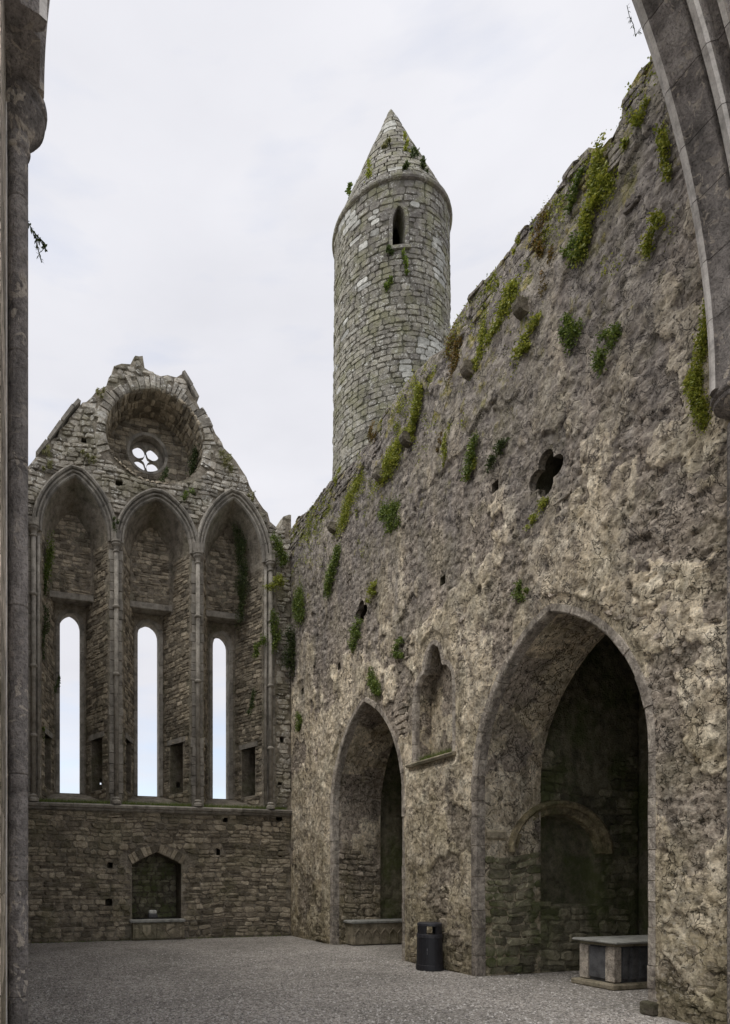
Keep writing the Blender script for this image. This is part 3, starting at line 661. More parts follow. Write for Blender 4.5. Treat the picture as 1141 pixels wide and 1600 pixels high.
# embrasures
PY0, PY1, PZ0, PZ1 = 17.72, 18.28, 4.05, 5.45
for k in range(3):
    em = bpy.data.objects.new('window_embrasure', None); link(em, gab)
    c = (SX[k] + SX[k + 1]) / 2; hw = (SX[k + 1] - SX[k]) / 2 - .19; bh = .43; cb = LX[k][0]
    A = pointed(c, hw, ZL, SPR[k], APX[k] - .14, 10); B = pointed(cb, bh, 4.0, SPR[k] - .1, SPR[k] + .85, 10)
    # jamb points get stations at the passage doorways
    A = [A[0], (A[0][0], PZ0), (A[0][0], PZ1)] + A[1:-1] + [(A[-1][0], PZ1), (A[-1][0], PZ0), A[-1]]
    B = [B[0], (B[0][0], PZ0 + .001), (B[0][0], PZ1)] + B[1:-1] + [(B[-1][0], PZ1), (B[-1][0], PZ0 + .001), B[-1]]
    st = [0, (PY0 - YG) / (YR - YG), (PY1 - YG) / (YR - YG), 1]; V = []; n = len(A)
    for t in st: V += [(a[0] + (b[0] - a[0]) * t, YG + (YR - YG) * t, a[1] + (b[1] - a[1]) * t) for a, b in zip(A, B)]
    Fc = []
    for j in range(3):
        for i in range(n):
            if j == 1 and i in (1, n - 3): continue
            Fc.append((j * n + i, j * n + (i + 1) % n, (j + 1) * n + (i + 1) % n, (j + 1) * n + i))
    mk('splayed_reveal', V, Fc, 'gmortar', em)
    # panel with the lancet
    U, V2, Q, E = sheet(.06, [(cb - bh - .02, 3.9), (cb + bh + .02, 3.9), (cb + bh + .02, 11.7), (cb - bh - .02, 11.7)], [lan[k]])
    mk('window_wall', np.stack([U, np.full(len(U), YR), V2], -1), Q, 'gmortar', em)
    loft('lancet_reveal', resample(lan[k], .3, True), resample(lan[k], .3, True), 2, lambda u, v, t: (u, YR + (YO - YR) * t, v), 'dressed', em, amp=.0)
    blocks(resample(lan[k], .1), lambda u, v, h: (u, YR - h, v), [(-.012, .0), (-.012, .02), (.09, .03), (.10, -.02), (-.012, -.05)], .45, rr, em, 'dressed', 'jamb_stone', sub=3, side=1)
    # upper infill wall on its lintel
    ys = 18.28; t = (ys - YG) / (YR - YG); x0 = (c - hw) + ((cb - bh) - (c - hw)) * t; x1 = (c + hw) + ((cb + bh) - (c + hw)) * t
    U, V2, Q, E = sheet(.06, [(x0 - .01, 9.42), (x1 + .01, 9.42), (x1 + .01, 12.1), (x0 - .01, 12.1)])
    lay(stones_on((x0, x1, 9.42, 11.9), lambda u, v, h: (u, ys - .02 - h, v), lambda u, v: x0 + .03 < u < x1 - .03 and 9.44 < v < 11.8, .11, .22, 55 + k, 'rubble', H=.02), em, 0, 'infill_masonry', 3)
    nn = NZ[k]; w1, w2, idv = nn.w(U * 4, V2 * 8); mk('infill_wall', np.stack([U, ys - .03 * sst(w2 - w1, .03, .3) * idv - .03 * nn.f(U * 2, V2 * 2, 3), V2], -1), Q, 'gmortar', em, np.zeros(len(U)), True)
    MB().box(x0 - .08, x1 + .05, ys - .10, YR - .002, 9.24, 9.418, .1, .015).mk('lintel', 'dressed', em)
    # stones on the two splays
    for sgn, xa, xb in ((-1, c - hw, cb - bh), (1, c + hw, cb + bh)):
        L = math.hypot(xb - xa, YR - YG); nx, ny = (YR - YG) / L * (-sgn), -abs(xb - xa) / L
        def mp(u, v, h, xa=xa, xb=xb, L=L, nx=nx, ny=ny): t = u / L; return (xa + (xb - xa) * t + nx * h, YG + (YR - YG) * t + ny * h, v)
        def ok(u, v, L=L, sgn=sgn):
            t = u / L; y = YG + (YR - YG) * t
            if not .05 < u < L - .03 or v < 3.66 + .38 * t: return False
            if PY0 - .015 < y < PY1 + .015 and PZ0 - .02 < v < PZ1 + .02: return False
            if y > 18.14 and v > 9.2: return False
            return v < 10.6
        allst += stones_on((0, L, 3.66, 10.7), mp, ok, .115, .27, 40 + k * 3 + sgn, 'rubble', H=.02, jit=.14)
        # passage lintel
        ta, tb = (PY0 - YG - .12) / (YR - YG), (PY1 - YG + .1) / (YR - YG); mb = MB()
        V = []
        for t in (ta, tb):
            x, y = xa + (xb - xa) * t, YG + (YR - YG) * t
            for z in (PZ1, PZ1 + .14): V += [(x + nx * .035, y + ny * .035, z), (x - nx * .08, y - ny * .08, z)]
        mb.add(V, [(0, 2, 6, 4), (1, 0, 4, 5), (3, 7, 6, 2), (0, 1, 3, 2), (4, 6, 7, 5), (1, 5, 7, 3)]).mk('passage_lintel', 'dressed', em)
# passages through the piers
def splx(k, side_, y):
    c = (SX[k] + SX[k + 1]) / 2; hw = (SX[k + 1] - SX[k]) / 2 - .19; cb = LX[k][0]; t = (y - YG) / (YR - YG)
    a, b = (c + side_ * hw, cb + side_ * .43); return a + (b - a) * t
segs = [((-.6, -.6), (splx(0, -1, PY0), splx(0, -1, PY1)), None), ((splx(0, 1, PY0), splx(0, 1, PY1)), (splx(1, -1, PY0), splx(1, -1, PY1)), 0),
        ((splx(1, 1, PY0), splx(1, 1, PY1)), (splx(2, -1, PY0), splx(2, -1, PY1)), 1), ((splx(2, 1, PY0), splx(2, 1, PY1)), (7.3, 7.3), None)]
for (a0, a1), (b0, b1), lp in segs:
    mb = MB(); mb.add([(a0, PY0, PZ0), (b0, PY0, PZ0), (b1, PY1, PZ0), (a1, PY1, PZ0)], [(0, 1, 2, 3)]).add([(a0, PY0, PZ1), (b0, PY0, PZ1), (b1, PY1, PZ1), (a1, PY1, PZ1)], [(3, 2, 1, 0)])
    mb.add([(a0, PY0, PZ0), (b0, PY0, PZ0), (b0, PY0, PZ1), (a0, PY0, PZ1)], [(0, 1, 2, 3)])
    if lp is None:
        mb.add([(a1, PY1, PZ0), (b1, PY1, PZ0), (b1, PY1, PZ1), (a1, PY1, PZ1)], [(0, 1, 2, 3)])
        e = -.6 if a0 < 0 else 7.3; mb.add([(e, PY0, PZ0), (e, PY1, PZ0), (e, PY1, PZ1), (e, PY0, PZ1)], [(0, 1, 2, 3)])
    else:
        lx, lz = loops[lp]; 
        for (xa, xb, za, zb) in ((a1, lx - .06, PZ0, PZ1), (lx + .06, b1, PZ0, PZ1), (lx - .06, lx + .06, PZ0, lz - .08), (lx - .06, lx + .06, lz + .08, PZ1)):
            mb.add([(xa, PY1, za), (xb, PY1, za), (xb, PY1, zb), (xa, PY1, zb)], [(0, 1, 2, 3)])
        sp = [(lx - .06, lz - .08), (lx - .06, lz + .08), (lx + .06, lz + .08), (lx + .06, lz - .08)]
        mb.add([(u, PY1, v) for u, v in sp] + [(u, YO, v) for u, v in sp], [(i, (i + 1) % 4, 4 + (i + 1) % 4, 4 + i) for i in range(4)])
    mb.mk('wall_passage', 'mortar', gab)  # darker material stands in for the shade inside the passages
# arch mouldings over the bays
mould = [(-.02, -.20), (-.02, .00), (.01, .05), (.035, .05), (.045, .015), (.075, .03), (.085, .085), (.12, .10), (.13, .05), (.155, .045), (.165, .12), (.20, .15), (.235, .14), (.25, .06), (.27, -.03)]
for k in range(3):
    c = (SX[k] + SX[k + 1]) / 2; hw = (SX[k + 1] - SX[k]) / 2 - .19; P = pointed(c, hw, SPR[k] - .05, SPR[k], APX[k] - .14, 16)
    mo = bpy.data.objects.new('arch_moulding', None); link(mo, gab)
    PP = resample(P, .1)
    blocks(PP, mG, mould, .42, rr, mo, 'dressed', sub=4, gap=.008, vary=.15)
# shafts between the bays
SH = {0: (832, (930, 1042, 1150), 1238), 1: (857, (950, 1055), 1250), 2: (875, (965, 1066), 1253), 3: (887, (972, 1073, 1170), 1256)}
for k, x in enumerate(SX):
    cy, rings, by = SH[k]; px = (52, 181, 308, 421)[k]; zc = xz(px, cy)[1]; zr = [xz(px, y)[1] for y in rings]; zb = ZL + .02
    sh_ = bpy.data.objects.new('shaft', None); link(sh_, gab); yy = YG - .09
    zt = zb + 1.55 if k in (1, 2) else zb
    MB().lathe(x, yy, [(.062, zb + .1), (.06, zc - .1)], 14).mk('column', 'dressed', sh_, True)
    if k in (0, 3): MB().lathe(x - .13 if k == 3 else x + .12, yy + .05, [(.04, zb + .1), (.04, zc - .1)], 10).mk('column', 'dressed', sh_, True)
    MB().lathe(x, yy, [(.06, zc - .16), (.085, zc - .14), (.085, zc - .11), (.065, zc - .09), (.085, zc - .02), (.13, zc + .04), (.135, zc + .07), (.11, zc + .085), (.14, zc + .11), (.14, zc + .15), (.10, zc + .17)], 16).mk('capital', 'dressed', sh_, False)
    MB().box(x - .13, x + .13, YG - .12, YG + .02, zc + .165, SPR[0] + .25, 0, .02).mk('springer', 'dressed', sh_)
    for z in zr: MB().lathe(x, yy, [(.06, z - .06), (.095, z - .03), (.10, z), (.08, z + .03), (.06, z + .05)], 14).mk('shaft_ring', 'dressed', sh_, False)
    MB().lathe(x, yy, [(.13, zb - .02), (.13, zb + .05), (.09, zb + .09), (.105, zb + .13), (.065, zb + .17)], 14).mk('base', 'dressed', sh_, False)
    # dressed stones of the pier face behind the shaft
    w = .17; z = ZL
    while z < zc:
        h = rr.uniform(.22, .36); h = min(h, zc - z)
        d = .075 if z < zb + 1.45 and k in (1, 2) else .012
        q = rr.uniform(-.025, .02)
        MB().box(x - w - q, x + w + q, YG - d - rr.uniform(0, .012), YG + .15, z + .004, z + h - .004, rr.uniform(-1, 1), .012).mk('pier_stone', 'dressed', gab); z += h
# string course under the windows
blocks([(-.2, 3.44), (7.36, 3.44)], mG, [(-.03, -.06), (-.02, .05), (.01, .11), (.05, .10), (.07, .17), (.13, .19), (.16, .16), (.19, -.02)], .85, rr, gab, 'dressed', 'string_course_stone', sub=1, side=1, rag=0)
# upper round recess
ro = bpy.data.objects.new('round_recess', None); link(ro, gab); YC = 18.42
cin = [(RC + (u - RC) * .93, RZ + (v - RZ) * .93) for u, v in circ]
loft('recess_reveal', circ, cin, 8, lambda u, v, t: (u, YG + (YC - YG) * t, v), 'gmortar', ro, amp=.03)
U, V, Q, E = sheet(.05, [(RC + (u - RC) * .95, RZ + (v - RZ) * .95) for u, v in circ], [rose]); mk('recess_back', np.stack([U, np.full(len(U), YC), V], -1), Q, 'gmortar', ro)
okc = lambda u, v: bool(in_poly(np.array(RC + (u - RC) / .93), np.array(RZ + (v - RZ) / .93), circ)) and math.hypot(u - rosec[0], v - rosec[1]) > .60
lay(stones_on((2, 4.9, 12.2, 15), lambda u, v, h: (u, YC - h, v), okc, .12, .27, 61, 'rubble', H=.02), ro, 40, 'recess_masonry', 4)
# radial stones inside the barrel of the recess
def barrel_map(u, v, h):                                     # u = arc angle * 1.36, v = depth
    a = u / 1.36; ry = 1.42 if math.sin(a) > 0 else 1.10; k = 1 - .07 * v / (YC - YG)
    return (RC + (1.36 * k - h) * math.cos(a), YG + v, RZ + (ry * k - h) * math.sin(a))
lay(stones_on((0, 2 * math.pi * 1.36, 0.03, YC - YG), barrel_map, lambda u, v: .28 < u or True and .02 < v < YC - YG - .02, .3, .13, 62, 'rubble', H=.03), ro, 60, 'barrel_masonry', 5)
blocks([(RC + 1.36 * math.cos(t), RZ + (1.42 if math.sin(t) > 0 else 1.10) * math.sin(t)) for t in np.linspace(math.pi * 1.14, -math.pi * .12, 50)], mG,
       [(-.02, -.2), (-.02, .02), (.03, .055), (.27, .06), (.31, .02), (.31, -.05)], .135, rr, ro, 'gable', sub=1, gap=.022, vary=.45, rag=.11)
# round window: splay, ring and quatrefoil tracery
rw_ = bpy.data.objects.new('round_window', None); link(rw_, gab)
loft('window_splay', rose, rose, 3, lambda u, v, t: (u, YC + (YO - YC) * t, v), 'dressed', rw_, amp=0)
blocks([(rosec[0] + .52 * math.cos(t), rosec[1] + .52 * math.sin(t)) for t in np.linspace(2 * math.pi, 0, 49)], lambda u, v, h: (u, YC - h, v), [(-.01, -.05), (-.01, .012), (.07, .014), (.08, -.02)], .36, rr, rw_, 'dressed', sub=5, gap=.006)
th = []
for k in range(4):
    a = math.pi / 4 + k * math.pi / 2; cx, cz = rosec[0] + .285 * math.cos(a), rosec[1] + .285 * math.sin(a)
    th.append([(cx + .185 * math.cos(t), cz + .185 * math.sin(t)) for t in np.linspace(0, 2 * math.pi, 25)[:-1]])
cen = []
for k in range(4):
    a = k * math.pi / 2; cen.append((rosec[0] + .24 * math.cos(a), rosec[1] + .24 * math.sin(a))); a += math.pi / 4; cen.append((rosec[0] + .09 * math.cos(a), rosec[1] + .09 * math.sin(a)))
dsk = [(rosec[0] + .53 * math.cos(t), rosec[1] + .53 * math.sin(t)) for t in np.linspace(0, 2 * math.pi, 49)[:-1]]
U, V, Q, E = sheet(.012, dsk, th + [cen])
yT = 18.72; n = len(U); P2 = np.concatenate([np.stack([U, yT - .02 * np.clip(E / .02, 0, 1), V], -1), np.stack([U, np.full(n, yT + .12), V], -1)]); mk('tracery', P2, np.concatenate([Q, Q[:, ::-1] + n]), 'dressed', rw_)
for k, P in enumerate(th + [cen]): loft('tracery_bar', P, P, 1, lambda u, v, t: (u, yT + .12 * t, v), 'dressed', rw_, amp=0)
# rubble over the whole face
def dist_ok(P, u, v): return not bool(in_poly(np.array(u), np.array(v), P))
big = []
for k in range(3):
    c = (SX[k] + SX[k + 1]) / 2; hw = (SX[k + 1] - SX[k]) / 2 + .05; big.append(pointed(c, hw, ZL - .5, SPR[k], APX[k] + .12, 10))
def okU(u, v):
    if u < -.25 or u > 7.38: return False
    if not bool(in_poly(np.array(u), np.array(v + .02), G_OUT)): return False
    if v > ZL and (v < 10.9 and any(abs(u - x) < .20 for x in SX)): return False
    if any(not dist_ok(P, u, v) for P in big): return False
    a = (u - RC) / 1.66, (v - RZ) / (1.72 if v > RZ else 1.12)
    if math.hypot(*a) < 1 and v > 12.3: return False
    return all(dist_ok(P, u, v) for P in gput)
def okL(u, v):
    if v > 3.42 or v < .01 or u > 7.38: return False
    if abs(u - 3.475) < .72 and v < 2.05 + .33 * (1 - abs(u - 3.475) / .7): return False
    if abs(u - 3.475) < 1.0 and 1.98 < v < 2.62 - .3 * abs(u - 3.475): return False
    return all(dist_ok(P, u, v) for P in gput)
allst += stones_on((-.2, 7.4, 0, 3.42), mG, okL, .125, .27, 71, 'rubble', H=.032, jit=.17, tint=lambda r, u, v: r.uniform(-1, .8))
allst += stones_on((-.2, 7.4, 3.65, 16), mG, okU, .15, .27, 72, 'gable', H=.04, jit=.2)
lay(allst, gab, 300, 'rubble_masonry', 6)
# coping slabs still lying on the gable slopes
for (a, b) in (((60, 713), (76, 693)), ((78, 690), (98, 663)), ((99, 661), (117, 638)), ((116, 640), (126, 630)), ((284, 584), (297, 606)), ((297, 607), (306, 625))):
    p, q = xz(*a), xz(*b); d = (q[0] - p[0], q[1] - p[1]); L = math.hypot(*d); n_ = (-d[1] / L, d[0] / L)
    if n_[1] < 0: n_ = (-n_[0], -n_[1])
    V = [(p[0] + d[0] * t + n_[0] * h, y, p[1] + d[1] * t + n_[1] * h) for y in (YG - .10, YG + .5) for t, h in ((0, .0), (1, .0), (.98, .09), (.0, .08))]
    mk('coping_slab', V, [(0, 1, 2, 3), (7, 6, 5, 4), (0, 4, 5, 1), (1, 5, 6, 2), (2, 6, 7, 3), (3, 7, 4, 0)], 'dressed', gab, rr.uniform(-1, 0))
# tomb niche in the lower wall
tn = bpy.data.objects.new('tomb_niche', None); link(tn, gab)
loft('niche_reveal', tomb_n, tomb_n, 2, lambda u, v, t: (u, YG + .62 * t, v), 'mortar', tn, amp=0)
MB().box(2.7, 4.3, YG + .62, YG + .7, .4, 2.5).mk('niche_back', 'mortar', tn)
lay(stones_on((2.8, 4.15, .56, 2.36), lambda u, v, h: (u, YG + .62 - h, v), lambda u, v: bool(in_poly(np.array(u), np.array(v), tomb_n)), .14, .22, 81, 'chapel', H=.02), tn, 40, 'niche_masonry', 7)
blocks([(4.15, 2.03), (3.80, 2.22), (3.47, 2.36), (3.15, 2.22), (2.80, 2.03)], mG, [(0, -.1), (0, .03), (.02, .05), (.24, .05), (.25, -.02)], .13, rr, tn, 'rubble', sub=1, side=-1, gap=.012, rag=.03)

# ================================================================== WEST WALL (left, mostly behind the pillar)
ww = thing('opposite_wall', 'long roofless rubble wall closing the court behind the left pillar', 'wall', (-.3, 11, 0))
U, V, Q, E = sheet(.10, [(4.6, -.05), (17.4, -.05), (17.4, 11.7), (4.6, 11.7)]); nz = NZ[4]
mk('wall_face', np.stack([-.18 + .05 * nz.f(U * 2, V * 3, 4) - .03, U, V], -1), Q, 'side', ww, np.zeros(len(U)), True, {'flake': nz.f(U, V, 4)})
MB().box(-1.5, -.19, 4.6, 17.4, 0, 11.68).mk('wall_core', 'mortar', ww)

# ================================================================== ROUND TOWER
tD = 27.8; tl = (611 - CX) / F; TX, TY = tD * (tl * CS + SN), tD * (CS - tl * SN)
tow = thing('round_tower', 'tall grey round tower with pointed stone cap rising behind the side wall', 'tower', (TX, TY, 0))
ZC = EYE + (HY - 371) / F * tD; ZT = EYE + (HY - 171) / F * tD; R1, R0 = 2.33, 2.56
rad = lambda z: R0 + (R1 - R0) * min(1, z / ZC)
fa = math.atan2(-TY, -TX)                                   # direction to the court
def mT(u, v, h): a = fa + u / R1; r_ = rad(v) + h; return (TX + r_ * math.cos(a), TY + r_ * math.sin(a), v)
wz0, wz1 = EYE + (HY - 384) / F * 25.45, EYE + (HY - 321) / F * 25.5; wu = -(622 - 611) / F * 26.2 * -1
CIR = 2 * math.pi * R1; wu = .30
twin = pointed(wu, .25, wz0, wz1 - .65, wz1, 6)
U, V, Q, E = sheet(.13, [(-CIR / 2, 0), (CIR / 2, 0), (CIR / 2, ZC), (-CIR / 2, ZC)], [twin])
a = fa + U / R1; rr_ = R0 + (R1 - R0) * V / ZC; mk('core', np.stack([TX + rr_ * np.cos(a), TY + rr_ * np.sin(a), V], -1), Q, 'tmortar', tow)
tw = bpy.data.objects.new('belfry_window', None); link(tw, tow)
loft('window_reveal', twin, twin, 3, lambda u, v, t: mT(u, v, .03 - .9 * t), 'tower', tw, amp=0)
blocks(resample(twin, .12), mT, [(-.01, -.1), (-.01, .05), (.12, .055), (.13, -.02)], .33, rr, tw, 'tower', 'jamb_stone', sub=2, gap=.015)
blocks([(wu + .45, wz0 - .14), (wu - .45, wz0 - .14)], mT, [(0, -.1), (0, .10), (.13, .10), (.13, -.1)], 2, rr, tw, 'tower', 'sill', side=-1, sub=3)
tst = []; z = 9.5; rt = random.Random(91); nzt = NZ[2]
while z < ZC - .05:
    h = rt.uniform(.17, .30); h = min(h, ZC - z); u = -CIR / 2 - rt.random() * .4
    while u < CIR / 2:
        w = rt.uniform(.24, .62) if abs(u) < CIR * .3 else rt.uniform(.8, 1.2); cu, cv = u + w / 2, z + h / 2
        def okT(a_, b_): return not bool(in_poly(np.array(wu + (a_ - wu) * .65), np.array(max(b_ - .03, wz0 + .01) if b_ > wz0 - .16 else b_), twin))
        g = .018; W_, H2 = w - g, h - g; cc = .05; j = .022
        P = [(cu + x + rt.uniform(-j, j), cv + y + rt.uniform(-j, j) * .7) for x, y in ((-W_/2 + cc, -H2/2), (0, -H2/2), (W_/2 - cc, -H2/2), (W_/2, -H2/2 + cc), (W_/2, H2/2 - cc), (W_/2 - cc, H2/2), (0, H2/2), (-W_/2 + cc, H2/2), (-W_/2, H2/2 - cc), (-W_/2, -H2/2 + cc))]
        q = clip_stone(P, (cu, cv), okT)
        if q:
            lich = float(nzt.f(np.array([cu * .55]), np.array([cv * .45]), 3)[0]) + rt.uniform(-.07, .07) + sum(.26 * math.exp(-((cu - a_) / b_) ** 2 - ((cv - c_) / d_) ** 2) for a_, b_, c_, d_ in ((1.55, .55, 23.2, 1.5), (-.8, .5, 25.2, .6), (2.1, .4, 25.6, 1.2), (.5, .4, 21.5, .8), (-.5, .3, 27.9, .4), (.8, .3, 28, .6)))
            V, Fc = stone_mesh(q[0], mT, rt, .032, -.03, .9)
            vis = abs(cu) < CIR * .27 and cv > 16; tst.append(dict(V=V, F=Fc, a=q[1], mat='white' if lich > .72 else 'tower', t=rt.uniform(-1, 1), s=q[1] * math.cos(cu / R1) * vis * (1.5 if cv > 18.5 + max(0, cu) * 2.6 else .3)))
        u += w
    z += h
lay(tst, tow, 300, 'tower_masonry', 8, score=lambda it: it['s'])
MB().lathe(TX, TY, [(R1 - .1, ZC - .02), (R1 + .12, ZC), (R1 + .15, ZC + .06), (R1 + .13, ZC + .16), (R1 - .05, ZC + .2)], 56).mk('cornice', 'tower', tow, False)
cap = bpy.data.objects.new('cap', None); link(cap, tow)
zb = ZC + .17; HC = ZT - zb
MB().lathe(TX, TY, [(R1 - .02, zb), (.05, ZT - .12)], 48).mk('cap_core', 'tmortar', cap)
def mC(u, v, h): a = fa + u; t = (v - zb) / HC; r_ = (R1 + .03) * (1 - t) + h + .02; return (TX + r_ * math.cos(a), TY + r_ * math.sin(a), v)
cst = []; z = zb
while z < ZT - .25:
    h = rt.uniform(.2, .3); h = min(h, ZT - .1 - z); rc = (R1 + .03) * (1 - (z + h / 2 - zb) / HC); u = -math.pi - rt.random() * .2
    while u < math.pi:
        w = min(rt.uniform(.3, .65) / max(rc, .12), 1.2); cu, cv = u + w / 2, z + h / 2; gu = .016 / rc
        x0, x1, y0, y1 = u + gu, u + w - gu, z + .008, z + h - .008; k = 3
        P = [(x0 + (x1 - x0) * i / k, y0) for i in range(k + 1)] + [(x1 + (x0 - x1) * i / k, y1) for i in range(k + 1)]; n = len(P)
        hh_ = .03 * rt.uniform(.4, 1.5); V = [mC(a_, b_, -.06) for a_, b_ in P] + [mC(cu + (a_ - cu) * .95, cv + (b_ - cv) * .9, hh_) for a_, b_ in P]
        Fc = [(i, (i + 1) % n, n + (i + 1) % n, n + i) for i in range(n)] + [(n + i, n + i + 1, n + n - 2 - i, n + n - 1 - i) for i in range(k)]
        cst.append(dict(V=V, F=Fc, a=w * rc * h, mat='white' if float(nzt.f(np.array([cu * 2]), np.array([cv * .6 + 5]), 3)[0]) + rt.uniform(-.1, .1) + .10 * (cv - zb) / HC > .76 else 'tower', t=rt.uniform(-1, 1), s=math.cos(cu) * h * w * rc)); u += w
    z += h
lay(cst, cap, 150, 'cap_masonry', 9, score=lambda it: it['s'])
MB().lathe(TX, TY, [(.16, ZT - .35), (.09, ZT - .12), (.02, ZT)], 14).mk('finial_stone', 'tower', cap)

# ================================================================== CROSSING ARCH in the foreground
cross = thing('crossing_arch', 'huge moulded pointed arch framing the picture, springing from capitals at left and right', 'arch', (3.5, 4.8, 0))
AXL, AXR = .135, 6.89; YL, YRr = 4.42, 5.02; SPZ = 6.78
def mA(u, v, h): t = (u - AXL) / (AXR - AXL); return (u, YL + (YRr - YL) * t - h, v)
hwA = (AXR - AXL) / 2; PA = pointed((AXL + AXR) / 2, hwA, SPZ, SPZ, SPZ + 5.35, 44)[1:-1]
pa = [(.10, -.06), (.045, -.05), (0, .0), (0, .04), (.03, .05), (.03, .30), (.07, .32), (.01, .35), (-.005, .405), (.04, .42), (.15, .43), (.15, .50), (.095, .52), (.09, .565), (.15, .585), (.20, .60), (.20, .76), (.24, .80), (.30, .82), (.30, .98), (.34, 1.0), (.75, 1.0), (.75, -.06)]
blocks(PA, mA, pa, .62, random.Random(14), cross, 'arch', sub=5, gap=.007, vary=.18, side=1, pale=(1, 2, 7, 8, 12, 11))  # pale segments: fillets with sky light painted in
# capitals and jamb shafts
capp = lambda x, y, z, R, r0: MB().lathe(x, y, [(r0, z - .26), (r0 + .012, z - .25), (r0 + .016, z - .235), (r0 + .004, z - .22), (r0 + .012, z - .16), (R * .78, z - .09), (R * .80, z - .08), (R * .92, z - .05), (R * .95, z - .02), (R * .90, z), (R, z + .02), (R * 1.02, z + .045), (R, z + .07), (R * .8, z + .09)], 32)
xL, yL = -.028, 4.53
def jamb_drum(x, y, r, z0, z1, parent, rnd_):
    z = z0
    while z < z1:
        h = min(rnd_.uniform(.7, 1.15), z1 - z); MB().lathe(x, y, [(r - .006, z + .001), (r, z + .008), (r, z + h - .008), (r - .006, z + h - .001)], 22, rnd_.uniform(-.5, .5)).mk('shaft_drum', 'arch', parent, False); z += h
r9 = random.Random(9)
jamb_drum(xL, yL, .065, 0, SPZ - .29, cross, r9); capp(xL, yL, SPZ - .05, .185, .065).mk('capital', 'arch', cross, False)
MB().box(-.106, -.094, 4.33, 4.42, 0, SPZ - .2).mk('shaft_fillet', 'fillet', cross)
xR, yR = 7.21, 4.93
jamb_drum(xR, yR, .13, 0, SPZ - .30, cross, r9); capp(xR + .02, yR - .05, SPZ - .06, .32, .13).mk('capital', 'arch', cross, False)
jamb_drum(xR + .05, yR - .32, .13, 0, SPZ - .30, cross, r9); capp(xR + .05, yR - .32, SPZ - .06, .3, .13).mk('capital', 'arch', cross, False)
# the pier faces behind the shafts, in courses
for (x0, x1, y0, y1) in ((-1.8, -.10, 3.3, 4.62), (7.30, 8.9, 3.4, 4.98)):
    z = 0
    while z < SPZ + .02:
        h = min(r9.uniform(.35, .6), SPZ + .02 - z) 
        if h < .05: break
        MB().box(x0, x1, y0, y1, z + .002, z + h - .002, r9.uniform(-1, 1), .006).mk('pier_course', 'side' if x0 < 0 else 'arch', cross); z += h
MB().box(-1.8, -.62, 3.3, 4.3, SPZ + .03, 8.0, 0).mk('pier_head', 'arch', cross)
# wall over the arch, with its opening
AO = [(u, v) for u, v in PA]; cA = (AXL + AXR) / 2
AO2 = [(cA + (u - cA) * (hwA + .6) / hwA, SPZ + (v - SPZ) * 1.12) for u, v in PA]; AO2 = [(AO2[0][0], SPZ - .1)] + AO2 + [(AO2[-1][0], SPZ - .1)]
U, V, Q, E = sheet(.16, [(-2.2, SPZ), (9.5, SPZ), (9.5, 15.5), (-2.2, 15.5)], [AO2])
for nm, hq in (('spandrel_face', .97), ('spandrel_back', -.02)):
    t = (U - AXL) / (AXR - AXL); o = mk(nm, np.stack([U, YL + (YRr - YL) * t - hq, V], -1), Q, 'arch', cross)

# ================================================================== TOMBS, BIN, STONE
def shield(cx, y, cz, w, h, d, mb, t=0.):
    P = [(-w/2, h/2), (w/2, h/2), (w/2, -.05 * h), (w * .3, -.3 * h), (0, -h/2), (-w * .3, -.3 * h), (-w/2, -.05 * h)]; n = len(P)
    V = [(cx + u, y, cz + v) for u, v in P] + [(cx + u * .9, y - d, cz + v * .9) for u, v in P]
    mb.add(V, [(i, n + i, n + (i + 1) % n, (i + 1) % n) for i in range(n)] + [tuple(range(n, 2 * n))], t)
t1 = thing('carved_tomb', 'low carved stone tomb front with shields and figures below the niche in the end wall', 'tomb', (3.5, YG - .1, 0))
MB().box(2.80, 4.20, YG - .16, YG + .05, .03, .47, 0, .025).mk('panel', 'brownstone', t1)
MB().box(2.72, 4.22, YG - .22, YG + .45, .475, .56, .6, .02).mk('slab', 'slab', t1)
MB().box(2.78, 4.22, YG - .19, YG + .02, 0, .05, 0, .01).mk('plinth', 'mortar', t1)
for x in (3.16, 3.80):
    mb = MB(); shield(x, YG - .16, .26, .25, .33, .05, mb, .9)
    if x < 3.5: mb.box(x - .02, x + .02, YG - .215, YG - .19, .17, .36)
    else: mb.add([(x - .09, YG - .21, .25), (x - .09, YG - .21, .22), (x + .09, YG - .21, .33), (x + .09, YG - .21, .36), (x - .09, YG - .19, .25), (x - .09, YG - .19, .22), (x + .09, YG - .19, .33), (x + .09, YG - .19, .36)], [(0, 1, 2, 3), (0, 3, 7, 4), (1, 5, 6, 2)])
    mb.mk('shield', 'brownstone', t1)
for x, tt in ((2.90, .6), (3.48, -.8), (4.10, .2)):         # worn standing figures
    mb = MB(); mb.lathe(x, YG - .165, [(.055, .08), (.06, .16), (.042, .26), (.062, .31), (.03, .345), (.034, .37), (.035, .40), (.02, .425)], 10, tt, 1, .7)
    mb.add([(x - .08, YG - .16, .44), (x - .08, YG - .2, .44), (x + .08, YG - .2, .44), (x + .08, YG - .16, .44), (x - .06, YG - .16, .41), (x + .06, YG - .16, .41)], [(0, 1, 2, 3), (1, 4, 5, 2)])
    mb.mk('carved_figure', 'brownstone', t1)
